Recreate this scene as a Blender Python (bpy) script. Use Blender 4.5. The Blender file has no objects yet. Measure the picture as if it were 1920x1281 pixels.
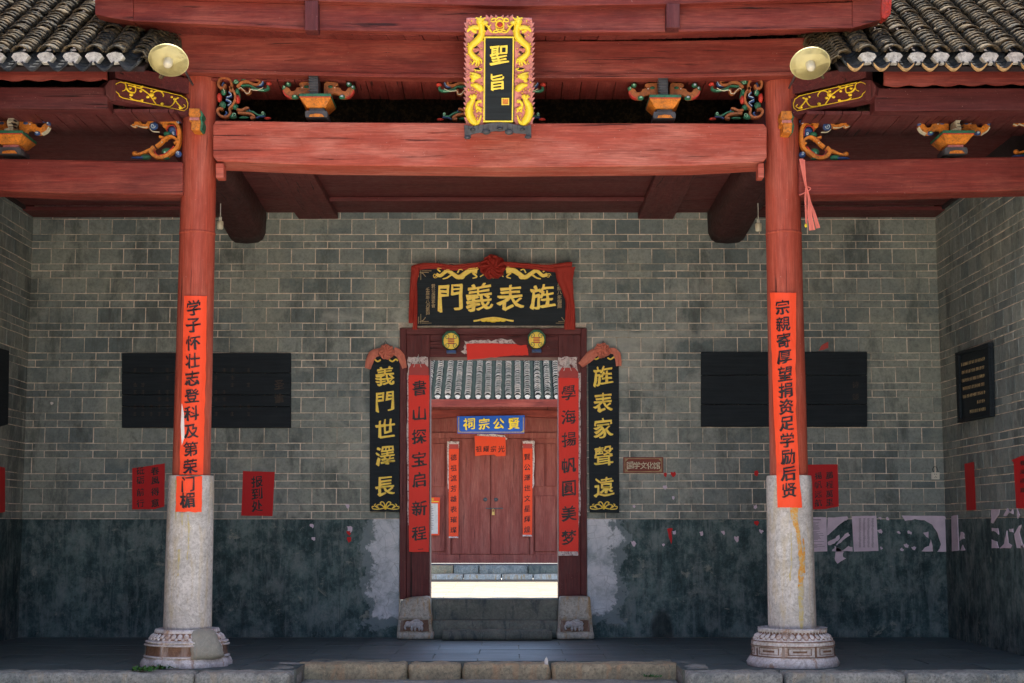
import bpy, math, random
from mathutils import Vector, noise
random.seed(7)
D = bpy.data
SC = bpy.context.scene
COLL = SC.collection
# ---------------------------------------------------------------- camera
F, PITCH, CAMX, CAMZ = 2880.0, math.radians(6.93), 0.2, 1.25
W, COL = 18.0, 14.4
cam_d = D.cameras.new('camera'); cam = D.objects.new('camera', cam_d); COLL.objects.link(cam)
cam_d.sensor_width = 36; cam_d.lens = F / 1920 * 36; cam_d.clip_end = 3000
cam.location = (CAMX, 0, CAMZ); cam.rotation_euler = (math.pi / 2 + PITCH, 0, 0)
SC.camera = cam
# ---------------------------------------------------------------- sky, sun, exposure
SUN_EL, SUN_AZ = 80.0, 20.0          # sun stands behind the hall (+Y), a little to the right
world = D.worlds.new('World'); SC.world = world; world.use_nodes = True
nt = world.node_tree; nt.nodes.clear()
sky = nt.nodes.new('ShaderNodeTexSky'); sky.sky_type = 'NISHITA'; sky.sun_disc = False
sky.sun_elevation = math.radians(SUN_EL); sky.sun_rotation = math.radians(SUN_AZ)
sky.air_density = 1.0; sky.dust_density = 2.0; sky.ozone_density = 1.0
bg = nt.nodes.new('ShaderNodeBackground'); bg.inputs[1].default_value = 0.12
wo = nt.nodes.new('ShaderNodeOutputWorld')
nt.links.new(sky.outputs[0], bg.inputs[0]); nt.links.new(bg.outputs[0], wo.inputs[0])
sl = D.lights.new('sun', 'SUN'); sl.energy = 5.0; sl.angle = math.radians(0.6); sl.color = (1, .95, .86)
sun = D.objects.new('sun', sl); COLL.objects.link(sun)
sd = Vector((math.sin(math.radians(SUN_AZ)) * math.cos(math.radians(SUN_EL)), math.cos(math.radians(SUN_AZ)) * math.cos(math.radians(SUN_EL)), math.sin(math.radians(SUN_EL))))
sun.rotation_euler = sd.to_track_quat('Z', 'Y').to_euler(); sun.location = (0, 0, 30)
vs = SC.view_settings; vs.view_transform = 'Standard'; vs.look = 'None'; vs.gamma = 1; vs.use_curve_mapping = False
vs.exposure = 1.98
SC.render.engine = 'CYCLES'
SC.cycles.max_bounces = 8; SC.cycles.diffuse_bounces = 5; SC.cycles.use_denoising = True

# ---------------------------------------------------------------- geometry helpers
cp, sp = math.cos(PITCH), math.sin(PITCH)
def ray(px, py):
    u, v = (px - 960) / F, (640.5 - py) / F
    return Vector((u, cp - v * sp, sp + v * cp))
def at(px, py, Y):
    r = ray(px, py); t = Y / r.y
    return Vector((CAMX + r.x * t, Y, CAMZ + r.z * t))
def atx(px, py, X):                      # on a side wall at X
    r = ray(px, py); t = (X - CAMX) / r.x
    return Vector((X, r.y * t, CAMZ + r.z * t))
def atz(px, py, z=0.0):
    r = ray(px, py); t = (z - CAMZ) / r.z
    return Vector((CAMX + r.x * t, r.y * t, z))
def ZY(py, Y): return at(960, py, Y).z
def plane(Y, ox=0, oy=0, s=1.0):         # photo measurements -> a real upright plane at distance Y
    def m(x, y, d=0.0):
        p = at(ox + x / s, oy + y / s, Y); return Vector((p.x, Y - d, p.z))
    return m
def wallx(X, sgn, ox=0, oy=0, s=1.0):
    def m(x, y, d=0.0):
        p = atx(ox + x / s, oy + y / s, X); return Vector((X - sgn * d, p.y, p.z))
    return m
def tilt(p0, n, ox=0, oy=0, s=1.0):
    n = n.normalized()
    def m(x, y, d=0.0):
        r = ray(ox + x / s, oy + y / s); c = Vector((CAMX, 0, CAMZ))
        t = (p0 - c).dot(n) / r.dot(n)
        return c + r * t + n * d
    return m

class MB:
    def __init__(s): s.v = []; s.f = []; s.m = []; s.sm = []
    def add(s, vs_, fs, m=0, smooth=False):
        o = len(s.v); s.v += [Vector(v) for v in vs_]
        for f in fs: s.f.append([i + o for i in f]); s.m.append(m); s.sm.append(smooth)
    def hexa(s, c, m=0):                 # 8 corners: bottom 4 ccw, top 4 ccw
        s.add(c, [(3, 2, 1, 0), (4, 5, 6, 7), (0, 1, 5, 4), (1, 2, 6, 5), (2, 3, 7, 6), (3, 0, 4, 7)], m)
    def box(s, x0, x1, y0, y1, z0, z1, m=0):
        s.hexa([(x0, y0, z0), (x1, y0, z0), (x1, y1, z0), (x0, y1, z0), (x0, y0, z1), (x1, y0, z1), (x1, y1, z1), (x0, y1, z1)], m)
    def prism(s, mp, poly, d0, d1, m=0, taper=0.0):
        n = len(poly)
        a = sum(poly[i][0] * poly[(i + 1) % n][1] - poly[(i + 1) % n][0] * poly[i][1] for i in range(n))
        if a > 0: poly = poly[::-1]
        b = [mp(x, y, d0) for x, y in poly]; t = [mp(x, y, d1) for x, y in poly]
        if taper:
            c = sum(t, Vector()) / n; t = [c + (q - c) * (1 - taper) for q in t]
        s.add(b + t, [list(range(n, 2 * n)), list(range(n))[::-1]] + [(i, (i + 1) % n, n + (i + 1) % n, n + i) for i in range(n)], m)
    def rect(s, mp, x0, y0, x1, y1, d0, d1, m=0): s.prism(mp, [(x0, y0), (x1, y0), (x1, y1), (x0, y1)], d0, d1, m)
    def ribbon(s, mp, pts, w, d0, d1, m=0, closed=False, sub=4):
        P = spline(pts, sub, closed); n = len(P); L = []; R = []
        for i, p in enumerate(P):
            a = P[(i - 1) % n] if closed or i else P[0]; b = P[(i + 1) % n] if closed or i < n - 1 else P[-1]
            t = (b[0] - a[0], b[1] - a[1]); l = math.hypot(*t) or 1; q = (-t[1] / l, t[0] / l)
            u = i / (n - 1)
            ww = (w if not isinstance(w, (tuple, list)) else w[0] + (w[1] - w[0]) * u) / 2
            L.append((p[0] + q[0] * ww, p[1] + q[1] * ww)); R.append((p[0] - q[0] * ww, p[1] - q[1] * ww))
        vv = []
        for i in range(n):
            c = P[i]
            vv += [mp(*L[i], d0), mp((L[i][0] * .8 + c[0] * .2), (L[i][1] * .8 + c[1] * .2), d1), mp((R[i][0] * .8 + c[0] * .2), (R[i][1] * .8 + c[1] * .2), d1), mp(*R[i], d0)]
        fs = []
        for i in range(n if closed else n - 1):
            j = (i + 1) % n
            for k in range(3): fs.append((i * 4 + k, j * 4 + k, j * 4 + k + 1, i * 4 + k + 1))
        if not closed: fs += [(0, 1, 2, 3), (n * 4 - 1, n * 4 - 2, n * 4 - 3, n * 4 - 4)]
        s.add(vv, fs, m)
    def tube(s, pts, r, seg=8, m=0, smooth=True, cap=True):
        pts = [Vector(p) for p in pts]; n = len(pts); vv = []
        up = Vector((0.013, 1, 0.02))
        for i, p in enumerate(pts):
            t = (pts[min(i + 1, n - 1)] - pts[max(i - 1, 0)]).normalized()
            a = t.cross(up); a = (a if a.length > 1e-3 else t.cross(Vector((1, 0, 0)))).normalized(); b = t.cross(a)
            rr = r[i] if isinstance(r, (list, tuple)) else r
            vv += [p + (a * math.cos(2 * math.pi * k / seg) + b * math.sin(2 * math.pi * k / seg)) * rr for k in range(seg)]
        fs = [(i * seg + k, i * seg + (k + 1) % seg, (i + 1) * seg + (k + 1) % seg, (i + 1) * seg + k) for i in range(n - 1) for k in range(seg)]
        if cap: fs += [list(range(seg))[::-1], list(range((n - 1) * seg, n * seg))]
        s.add(vv, fs, m, smooth)
    def mtube(s, mp, pts, r, d, seg=8, m=0, sub=4, closed=False):      # r in photo units (start, mid, end)
        P = spline(pts, sub, closed); sc = (mp(pts[0][0] + 1, pts[0][1], 0) - mp(*pts[0], 0)).length
        n = len(P)
        def rad(u):
            if not isinstance(r, (list, tuple)): return r
            k = u * (len(r) - 1); i = min(int(k), len(r) - 2); return r[i] + (r[i + 1] - r[i]) * (k - i)
        s.tube([mp(p[0], p[1], d) for p in P], [rad(i / (n - 1)) * sc for i in range(n)], seg, m)
    def blob(s, mp, x, y, rx, ry, d, dr, m=0, nu=10, nv=6):            # domed lens
        vv = [mp(x, y, d + dr)]; fs = []
        for j in range(1, nv // 2 + 1):
            a = j / (nv // 2) * math.pi / 2
            for i in range(nu):
                t = 2 * math.pi * i / nu
                vv.append(mp(x + rx * math.sin(a) * math.cos(t), y + ry * math.sin(a) * math.sin(t), d + dr * math.cos(a)))
        for i in range(nu): fs.append((0, 1 + (i + 1) % nu, 1 + i))
        for j in range(nv // 2 - 1):
            for i in range(nu):
                a = 1 + j * nu; fs.append((a + i, a + (i + 1) % nu, a + nu + (i + 1) % nu, a + nu + i))
        s.add(vv, fs, m, True)
    def lathe(s, prof, c, seg=32, m=0, smooth=True, M=None):
        c = Vector(c); vv = []
        for r, z in prof:
            for k in range(seg):
                p = Vector((r * math.cos(2 * math.pi * k / seg), r * math.sin(2 * math.pi * k / seg), z))
                if M: p = M @ p
                vv.append(c + p)
        n = len(prof)
        fs = [(i * seg + k, i * seg + (k + 1) % seg, (i + 1) * seg + (k + 1) % seg, (i + 1) * seg + k) for i in range(n - 1) for k in range(seg)]
        fs += [list(range(seg))[::-1], list(range((n - 1) * seg, n * seg))]
        s.add(vv, fs, m, smooth)
    def char(s, mp, ch, x, y, size, d0, d1, m=0, seed=0, rot=0.0, bold=.020):
        vs_, fs, edges = glyph(ch)
        if len(vs_) > 105 or size < 15: bold *= .5
        c, sn = math.cos(rot), math.sin(rot)
        for li_, (ox, oy, tw) in enumerate(((0, 0, 0), (bold, -bold * .6, .05), (-bold, bold * .35, -.035), (bold * .2, bold * .8, .02))):
            q = []; c2, s2 = math.cos(rot + tw), math.sin(rot + tw)
            for (a, b) in vs_:
                k = Vector((a * 3.4 + seed * 3.1, b * 3.4, seed * 1.7 + ord(ch[0]) % 97))
                w1 = noise.noise(k); w2 = noise.noise(k + Vector((9, 4, 2)))
                a2 = a * .98 + .055 * w1 + .06 * b * b + ox * (1 + 1.8 * w2); b2 = b + .055 * w2 + .10 * a + oy * (1 + 1.8 * w1)
                q.append((x + size * (a2 * c2 - b2 * s2), y - size * (a2 * s2 + b2 * c2)))
            n = len(q); dl = d1 + li_ * .0004
            vv = [mp(a, b, dl) for a, b in q]; f2 = [list(f) for f in fs]
            if d1 > d0 + .004 and li_ == 0:
                vv += [mp(a, b, d0) for a, b in q]; f2 += [(i, j, j + n, i + n) for i, j in edges]
            s.add(vv, f2, m)
    def build(s, name, mats, parent=None, bevel=0, label=None, cat=None, group=None, kind=None, sub=0, origin=None):
        me = D.meshes.new(name)
        if parent is not None: L = Vector(parent['_L'])
        elif origin is not None: L = Vector(origin)
        else:
            xs = [v.x for v in s.v]; ys = [v.y for v in s.v]
            L = Vector(((min(xs) + max(xs)) / 2, (min(ys) + max(ys)) / 2, min(v.z for v in s.v)))
        me.from_pydata([v - L for v in s.v], [], s.f)
        mats = mats if isinstance(mats, (list, tuple)) else [mats]
        for mm in mats: me.materials.append(mm)
        me.polygons.foreach_set('material_index', s.m); me.polygons.foreach_set('use_smooth', s.sm)
        me.update()
        o = D.objects.new(name, me); COLL.objects.link(o); o['_L'] = tuple(L)
        if parent is not None: o.parent = parent
        else: o.location = L
        if bevel:
            b = o.modifiers.new('edge', 'BEVEL'); b.width = bevel; b.segments = 2; b.limit_method = 'ANGLE'; b.angle_limit = .7
        tag(o, label, cat, group, kind)
        return o
def tag(o, label=None, cat=None, group=None, kind=None):
    if label: o['label'] = label
    if cat: o['category'] = cat
    if group: o['group'] = group
    if kind: o['kind'] = kind
    return o
def empty(name, loc, label, cat, group=None):
    o = D.objects.new(name, None); COLL.objects.link(o); o.location = loc; o['_L'] = tuple(loc); o.empty_display_size = .1
    return tag(o, label, cat, group)
def spline(pts, sub=4, closed=False):
    if sub <= 1 or len(pts) < 3: return list(pts)
    n = len(pts); out = []
    for i in range(n if closed else n - 1):
        p = [pts[(i + k) % n] if closed else pts[min(max(i + k, 0), n - 1)] for k in (-1, 0, 1, 2)]
        for j in range(sub):
            t = j / sub
            out.append(tuple(.5 * (2 * p[1][k] + (p[2][k] - p[0][k]) * t + (2 * p[0][k] - 5 * p[1][k] + 4 * p[2][k] - p[3][k]) * t * t + (3 * p[1][k] - p[0][k] - 3 * p[2][k] + p[3][k]) * t ** 3) for k in (0, 1)))
    if not closed: out.append(tuple(pts[-1]))
    return out
_gl = {}
def glyph(ch):
    if ch in _gl: return _gl[ch]
    c = D.curves.new('glyph', 'FONT'); c.body = ch; c.resolution_u = 3; c.align_x = 'CENTER'
    o = D.objects.new('glyph', c); me = o.to_mesh()
    vs_ = [(v.co.x, v.co.y) for v in me.vertices]; fs = [tuple(p.vertices) for p in me.polygons]
    cnt = {}
    for f in fs:
        for i in range(len(f)):
            a, b = f[i], f[(i + 1) % len(f)]
            k = (min(a, b), max(a, b)); cnt.setdefault(k, []).append((a, b))
    ed = [v[0] for v in cnt.values() if len(v) == 1]
    o.to_mesh_clear(); D.objects.remove(o); D.curves.remove(c)
    if vs_:
        xs = [v[0] for v in vs_]; ys = [v[1] for v in vs_]
        cx, cy = (min(xs) + max(xs)) / 2, (min(ys) + max(ys)) / 2
        h = max(max(xs) - min(xs), max(ys) - min(ys), .72)
        vs_ = [((a - cx) / h, (b - cy) / h) for a, b in vs_]
    _gl[ch] = (vs_, fs, ed); return _gl[ch]
def spiral(cx, cy, r, turns=1.4, a0=0.0, dr=1, n=14):
    return [(cx + r * (1 - .8 * i / n) * math.cos(a0 + dr * 2 * math.pi * turns * i / n), cy + r * (1 - .8 * i / n) * math.sin(a0 + dr * 2 * math.pi * turns * i / n)) for i in range(n + 1)]
def wob(poly, amp, seed=0, sub=5):     # ragged outline
    out = []; n = len(poly)
    for i in range(n):
        a, b = poly[i], poly[(i + 1) % n]
        for k in range(sub):
            t = k / sub; x = a[0] + (b[0] - a[0]) * t; y = a[1] + (b[1] - a[1]) * t
            out.append((x + amp * noise.noise(Vector((x * .31, y * .31, seed))), y + amp * noise.noise(Vector((x * .31, y * .31, seed + 7.3)))))
    return out

# ---------------------------------------------------------------- materials
class N:
    def __init__(s, name):
        s.mat = D.materials.new(name); s.mat.use_nodes = True; s.t = s.mat.node_tree; s.t.nodes.clear(); s.name = name
    def new(s, typ, **k):
        n = s.t.nodes.new(typ)
        for a, b in k.items(): setattr(n, a, b)
        return n
    def set(s, inp, v):
        if isinstance(v, bpy.types.NodeSocket): s.t.links.new(v, inp)
        elif v is not None:
            if isinstance(v, (tuple, list)) and len(v) == 3 and inp.type == 'RGBA': v = (*v, 1)
            inp.default_value = v
    def obj(s): return s.new('ShaderNodeTexCoord').outputs['Object']
    def pos(s): return s.new('ShaderNodeNewGeometry').outputs['Position']
    def map(s, vec, sc=(1, 1, 1), loc=(0, 0, 0)):
        n = s.new('ShaderNodeMapping'); s.set(n.inputs[0], vec); n.inputs['Scale'].default_value = sc; n.inputs['Location'].default_value = loc; return n.outputs[0]
    def noise(s, vec, scale=5, detail=5, rough=.55, dist=0):
        n = s.new('ShaderNodeTexNoise'); s.set(n.inputs['Vector'], vec); n.inputs['Scale'].default_value = scale
        n.inputs['Detail'].default_value = detail; n.inputs['Roughness'].default_value = rough; n.inputs['Distortion'].default_value = dist; return n.outputs['Fac']
    def vor(s, vec, scale=5, feat='DISTANCE_TO_EDGE'):
        n = s.new('ShaderNodeTexVoronoi', feature=feat); s.set(n.inputs['Vector'], vec); n.inputs['Scale'].default_value = scale; return n.outputs['Distance']
    def ramp(s, fac, st):
        n = s.new('ShaderNodeValToRGB'); s.set(n.inputs[0], fac); e = n.color_ramp.elements
        while len(e) < len(st): e.new(.5)
        for q, (p, c) in zip(e, st):
            q.position = p; q.color = (*c, 1) if isinstance(c, (tuple, list)) else (c, c, c, 1)
        return n.outputs[0]
    def mix(s, fac, a, b, mode='MIX'):
        n = s.new('ShaderNodeMix', data_type='RGBA', blend_type=mode)
        s.set(n.inputs[0], fac); s.set(n.inputs[6], a); s.set(n.inputs[7], b); return n.outputs[2]
    def math(s, op, a, b=0.0):
        n = s.new('ShaderNodeMath', operation=op); s.set(n.inputs[0], a); s.set(n.inputs[1], b); return n.outputs[0]
    def out(s, col, rough=.7, h=None, hs=.3, hd=.01, metal=0.0, spec=.4, trans=0):
        p = s.new('ShaderNodeBsdfPrincipled'); s.set(p.inputs['Base Color'], col); s.set(p.inputs['Roughness'], rough)
        s.set(p.inputs['Metallic'], metal); s.set(p.inputs['Specular IOR Level'], spec)
        if h is not None:
            b = s.new('ShaderNodeBump'); b.inputs['Strength'].default_value = hs; b.inputs['Distance'].default_value = hd
            s.set(b.inputs['Height'], h); s.t.links.new(b.outputs[0], p.inputs['Normal'])
        o = s.new('ShaderNodeOutputMaterial'); s.t.links.new(p.outputs[0], o.inputs[0]); return s.mat
def plain(name, col, rough=.7, var=.25, scale=9, spec=.4, metal=0, hs=.15, dirt=0):
    n = N(name); v = n.noise(n.obj(), scale, 6, .6)
    lo = tuple(c * (1 - var) for c in col); hi = tuple(min(1, c * (1 + var)) for c in col)
    col = n.ramp(v, [(.3, lo), (.7, hi)])
    if dirt:
        d1 = n.noise(n.pos(), 42, 7, .75); d2 = n.noise(n.pos(), 12, 7, .75)
        col = n.mix(n.math('MULTIPLY', n.ramp(d1, [(.50, 0.0), (.64, 1.0)]), dirt), col, (.035, .028, .022))
        col = n.mix(n.math('MULTIPLY', n.ramp(d2, [(.50, 0.0), (.68, 1.0)]), dirt * .8), col, (.10, .07, .05))
    return n.out(col, rough, v, hs, .004, metal, spec)
def wood(name, axis, c0, c1, fade, fade_amt=.5, crack=1.0, dirt=.5):
    n = N(name); o = n.obj(); V = lambda l, a: tuple(l if i == axis else a for i in range(3))
    g = n.noise(n.map(o, V(.8, 13)), 1.7, 9, .66, .35)
    fine = n.noise(n.map(o, V(2.2, 60)), 1.6, 6, .7, .2)
    big = n.noise(n.map(o, V(.55, 2.6)), 1.9, 8, .68, .2)
    st = n.noise(n.map(o, V(.7, 4.5), (5, 5, 1)), 1.5, 8, .74, .2)
    cr = n.noise(n.map(o, V(.75, 26), (3, 1, 2)), 1.15, 5, .55, .5)
    cm = n.noise(n.map(o, V(.9, 3), (8, 2, 6)), 1.5, 3, .5)
    blot = n.noise(o, 13, 8, .75)
    col = n.ramp(g, [(.28, c0), (.72, c1)])
    col = n.mix(n.math('MULTIPLY', n.ramp(big, [(.45, 0.0), (.66, 1.0)]), fade_amt), col, fade)
    col = n.mix(n.math('MULTIPLY', n.ramp(fine, [(.46, 1.0), (.60, 0.0)]), .38), col, tuple(c * .45 for c in c0))
    col = n.mix(n.math('MULTIPLY', n.ramp(st, [(.50, 0.0), (.68, 1.0)]), dirt), col, tuple(c * .38 for c in c0))
    col = n.mix(n.math('MULTIPLY', n.ramp(blot, [(.58, 0.0), (.72, 1.0)]), .35), col, tuple(c * .5 for c in c0))
    crk = n.math('MULTIPLY', n.ramp(cr, [(.33, 1.0), (.375, 0.0)]), n.ramp(cm, [(.42, 0.0), (.52, 1.0)]))
    col = n.mix(n.math('MULTIPLY', crk, .9 * crack), col, tuple(c * .12 for c in c0))
    fl = n.ramp(n.noise(n.map(o, V(1, 1.6)), 46, 3, .6), [(.705, 0.0), (.74, 1.0)])
    col = n.mix(n.math('MULTIPLY', fl, .6), col, (.64, .44, .38))
    h = n.math('SUBTRACT', n.math('ADD', n.math('MULTIPLY', g, .5), n.math('MULTIPLY', fine, .3)), n.math('MULTIPLY', crk, 1.4))
    return n.out(col, n.ramp(blot, [(.3, .5), (.7, .75)]), h, .45, .008, spec=.35)
RED = ((.15, .020, .014), (.34, .052, .032), (.50, .13, .085))  # dimmer light of the side bays painted in as a darker red
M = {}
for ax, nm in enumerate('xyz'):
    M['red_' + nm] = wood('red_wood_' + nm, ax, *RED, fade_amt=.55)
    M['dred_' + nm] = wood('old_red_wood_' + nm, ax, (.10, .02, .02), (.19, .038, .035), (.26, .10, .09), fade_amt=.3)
M['beam'] = wood('beam_red_wood', 0, (.42, .066, .036), (.64, .135, .080), (.76, .28, .20), fade_amt=.7, dirt=.40)  # brighter light of the middle bay painted in as a paler red
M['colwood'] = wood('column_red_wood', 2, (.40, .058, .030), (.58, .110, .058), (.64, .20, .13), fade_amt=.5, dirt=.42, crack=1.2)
M['dark_y'] = wood('shadowed_beam_wood', 1, (.045, .010, .010), (.095, .020, .018), (.14, .05, .045), fade_amt=.3)  # darker copy of the old red wood, shade put into its colour
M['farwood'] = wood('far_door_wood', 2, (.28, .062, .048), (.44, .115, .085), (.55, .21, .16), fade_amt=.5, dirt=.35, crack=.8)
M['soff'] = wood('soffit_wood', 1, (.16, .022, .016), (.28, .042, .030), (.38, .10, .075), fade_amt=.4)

def brick_mat(name, a, b, edge_dark=False):
    n = N(name); p = n.pos()
    oi = n.new('ShaderNodeObjectInfo').outputs['Random']
    at_ = n.new('ShaderNodeAttribute', attribute_name='rnd').outputs['Fac']
    r = n.math('FRACT', n.math('ADD', n.math('MULTIPLY', oi, 7.3), at_))
    col = n.ramp(r, [(0, a), (.5, tuple((x + y) / 2 for x, y in zip(a, b))), (1, b)])
    s1 = n.noise(p, .9, 9, .7, .3); s2 = n.noise(n.map(p, (1, 1, .4), (3, 7, 1)), 1.9, 11, .76, .3); s3 = n.noise(p, 30, 8, .78); s4 = n.noise(p, 7, 9, .78, .3)
    col = n.mix(n.math('MULTIPLY', n.ramp(s1, [(.45, 0.0), (.60, 1.0)]), .6), col, (.37, .385, .31))
    col = n.mix(n.math('MULTIPLY', n.ramp(s2, [(.50, 0.0), (.62, 1.0)]), .72), col, (.058, .068, .066))
    col = n.mix(n.math('MULTIPLY', n.ramp(s4, [(.50, 0.0), (.64, 1.0)]), .45), col, (.10, .12, .115))
    col = n.mix(n.math('MULTIPLY', n.ramp(s4, [(.34, 1.0), (.45, 0.0)]), .35), col, (.40, .41, .34))
    col = n.mix(n.math('MULTIPLY', n.ramp(s3, [(.46, 0.0), (.66, 1.0)]), .45), col, (.09, .10, .095))
    # lime bloom beside and below the boards round the gate
    x = n.new('ShaderNodeSeparateXYZ'); n.set(x.inputs[0], p)
    lim = n.noise(n.map(p, (1, 1, 1.3), (11, 3, 5)), 1.5, 7, .65, .6)
    near = n.math('SUBTRACT', 1.0, n.math('MULTIPLY', n.math('ABSOLUTE', n.math('ADD', x.outputs[0], -.2)), .36))
    zz = n.math('SUBTRACT', 1.0, n.math('MULTIPLY', n.math('ABSOLUTE', n.math('ADD', x.outputs[2], -2.7)), .62))
    lf = n.ramp(n.math('ADD', n.math('MULTIPLY', n.math('MINIMUM', near, zz), .30), lim), [(.60, 0.0), (.74, 1.0)])
    col = n.mix(n.math('MULTIPLY', lf, .55), col, (.50, .50, .44))
    return n.out(col, .82, n.math('ADD', s3, n.math('MULTIPLY', s2, .6)), .4, .006, spec=.3)
M['brick'] = brick_mat('grey_brick', (.145, .182, .182), (.285, .318, .292))
def mortar_mat():
    n = N('pale_mortar'); p = n.pos(); a = n.noise(p, 2.4, 9, .75, .3); b = n.noise(p, 22, 6, .7)
    col = n.ramp(b, [(.35, (.60, .48, .35)), (.65, (.92, .80, .68))])
    return n.out(n.mix(n.math('MULTIPLY', n.ramp(a, [(.47, 0.0), (.60, 1.0)]), .72), col, (.22, .22, .18)), .9, b, .3, .004)
M['mortar'] = mortar_mat()
def plaster_mat():
    n = N('dark_plaster'); p = n.pos()
    sp_ = n.new('ShaderNodeSeparateXYZ'); n.set(sp_.inputs[0], p); X, Z = sp_.outputs[0], sp_.outputs[2]
    a = n.noise(n.map(p, (1, 1, .9)), 1.5, 12, .80, .1); b = n.noise(n.map(p, (1, 1, .8), (4, 2, 8)), 4.2, 12, .80, .15); c = n.noise(p, 60, 5, .7)
    st = n.noise(n.map(p, (9, 9, .9), (2, 7, 3)), 1.6, 8, .72, .3)
    col = n.ramp(a, [(.38, (.016, .036, .038)), (.50, (.046, .088, .088)), (.62, (.14, .205, .195))])
    col = n.mix(n.math('MULTIPLY', n.ramp(b, [(.48, 0.0), (.60, 1.0)]), .55), col, (.25, .285, .27))
    col = n.mix(n.math('MULTIPLY', n.ramp(b, [(.38, 1.0), (.47, 0.0)]), .6), col, (.013, .022, .026))
    col = n.mix(n.math('MULTIPLY', n.ramp(st, [(.52, 0.0), (.62, 1.0)]), .42), col, (.20, .235, .235))
    col = n.mix(n.math('MULTIPLY', n.ramp(st, [(.36, 1.0), (.46, 0.0)]), .5), col, (.02, .035, .04))
    col = n.mix(n.math('MULTIPLY', n.ramp(c, [(.64, 0.0), (.70, 1.0)]), .55), col, (.44, .46, .45))
    w = n.noise(n.map(p, (1, 1, 1.3), (9, 9, 3)), 3.4, 9, .75, .4)
    col = n.mix(n.math('MULTIPLY', n.ramp(w, [(.60, 0.0), (.66, 1.0)]), .55), col, (.38, .38, .31))
    # old lime coat left beside the gate, flaking at its edge
    e1 = n.noise(n.map(p, (1, 1, 1)), 3.2, 10, .72, .2)
    dx = n.math('ABSOLUTE', n.math('ADD', X, .01))
    f = n.math('SUBTRACT', 1.43, dx); f = n.math('ADD', f, n.math('MULTIPLY', n.math('SUBTRACT', e1, .5), .75))
    f = n.math('MINIMUM', f, n.math('ADD', n.math('SUBTRACT', Z, .22), n.math('MULTIPLY', n.math('SUBTRACT', e1, .5), .5)))
    m1 = n.ramp(f, [(0.0, 0.0), (.035, 1.0)]); m0 = n.ramp(n.math('ADD', f, .09), [(0.0, 0.0), (.02, 1.0)])
    s = n.noise(p, 3.6, 10, .75, .3)
    ed = n.vor(n.mix(.10, p, n.new('ShaderNodeTexNoise').outputs['Color']), 8.5)
    lime = n.ramp(s, [(.36, (.34, .39, .41)), (.50, (.62, .65, .68)), (.64, (.80, .80, .82))])
    lime = n.mix(n.math('MULTIPLY', n.ramp(ed, [(0, 1.0), (.020, 0.0)]), .55), lime, (.20, .21, .21))
    col = n.mix(n.math('MULTIPLY', m0, .7), col, (.24, .29, .30)); col = n.mix(n.math('MULTIPLY', m1, .92), col, lime)
    # soot mark at the foot of the wall
    q1 = n.math('MULTIPLY', n.math('ABSOLUTE', n.math('SUBTRACT', X, 1.93)), 6.5); q2 = n.math('MULTIPLY', n.math('MAXIMUM', n.math('SUBTRACT', Z, .02), 0.0), 2.9)
    q = n.math('ADD', n.math('ADD', n.math('MULTIPLY', q1, q1), n.math('MULTIPLY', q2, q2)), n.math('MULTIPLY', n.math('SUBTRACT', e1, .5), 1.2))
    col = n.mix(n.math('MULTIPLY', n.ramp(q, [(.45, 1.0), (.95, 0.0)]), .7), col, (.010, .013, .014))
    h = n.math('ADD', n.math('ADD', b, n.math('MULTIPLY', c, .4)), n.math('MULTIPLY', m1, .8))
    return n.out(col, .8, h, .5, .008, spec=.3)
M['plaster'] = plaster_mat()
def stone_mat(name, c0, c1, stain=None, sa=.0, dark=(.05, .05, .045), grit=.5):
    n = N(name); o = n.obj(); s = n.noise(o, 3, 9, .7, .6); f = n.noise(o, 34, 6, .75); v = n.noise(n.map(o, (4, 4, .8), (2, 6, 1)), 1.8, 8, .65, 1.2)
    col = n.ramp(s, [(.3, c0), (.7, c1)])
    col = n.mix(n.math('MULTIPLY', n.ramp(f, [(.45, 0.0), (.7, 1.0)]), grit), col, dark)
    if stain: col = n.mix(n.math('MULTIPLY', n.ramp(v, [(.53, 0.0), (.63, 1.0)]), sa), col, stain)
    w = n.noise(n.map(o, (1, 1, 1), (7, 1, 4)), 4.5, 6, .6, 2.5)
    col = n.mix(n.math('MULTIPLY', n.ramp(w, [(.485, 0.0), (.5, 1.0), (.515, 0.0)]), .35), col, tuple(min(1, c * 1.5) for c in c1))
    return n.out(col, .8, n.math('ADD', f, s), .5, .006, spec=.3)
M['shaft'] = stone_mat('shaft_stone', (.40, .385, .365), (.70, .675, .65), (.52, .40, .18), .35, (.19, .18, .16), .7)
M['limewash'] = stone_mat('limewashed_carving', (.48, .44, .42), (.82, .79, .78), (.36, .18, .08), .7, (.16, .11, .08), .6)
M['carve'] = stone_mat('brown_carved_stone', (.13, .075, .05), (.30, .17, .11), (.5, .45, .42), .5, (.05, .035, .03), .5)
M['mend'] = stone_mat('cement_mend', (.24, .24, .2), (.36, .35, .29), (.42, .27, .18), .3, (.16, .17, .16), .3)
M['kerb'] = stone_mat('kerb_stone', (.14, .16, .155), (.44, .44, .39), (.42, .34, .22), .4, (.05, .055, .055), .8)
M['kerb_warm'] = stone_mat('worn_step_stone', (.26, .23, .15), (.56, .46, .29), (.52, .30, .15), .5, (.10, .10, .07), .8)
M['sill'] = stone_mat('threshold_stone', (.12, .135, .115), (.27, .275, .22), (.05, .07, .08), .7, (.06, .065, .06), .5)
M['pier'] = stone_mat('pier_stone', (.38, .36, .30), (.74, .68, .58), (.46, .27, .10), .85, (.12, .11, .085), .7)
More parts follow.
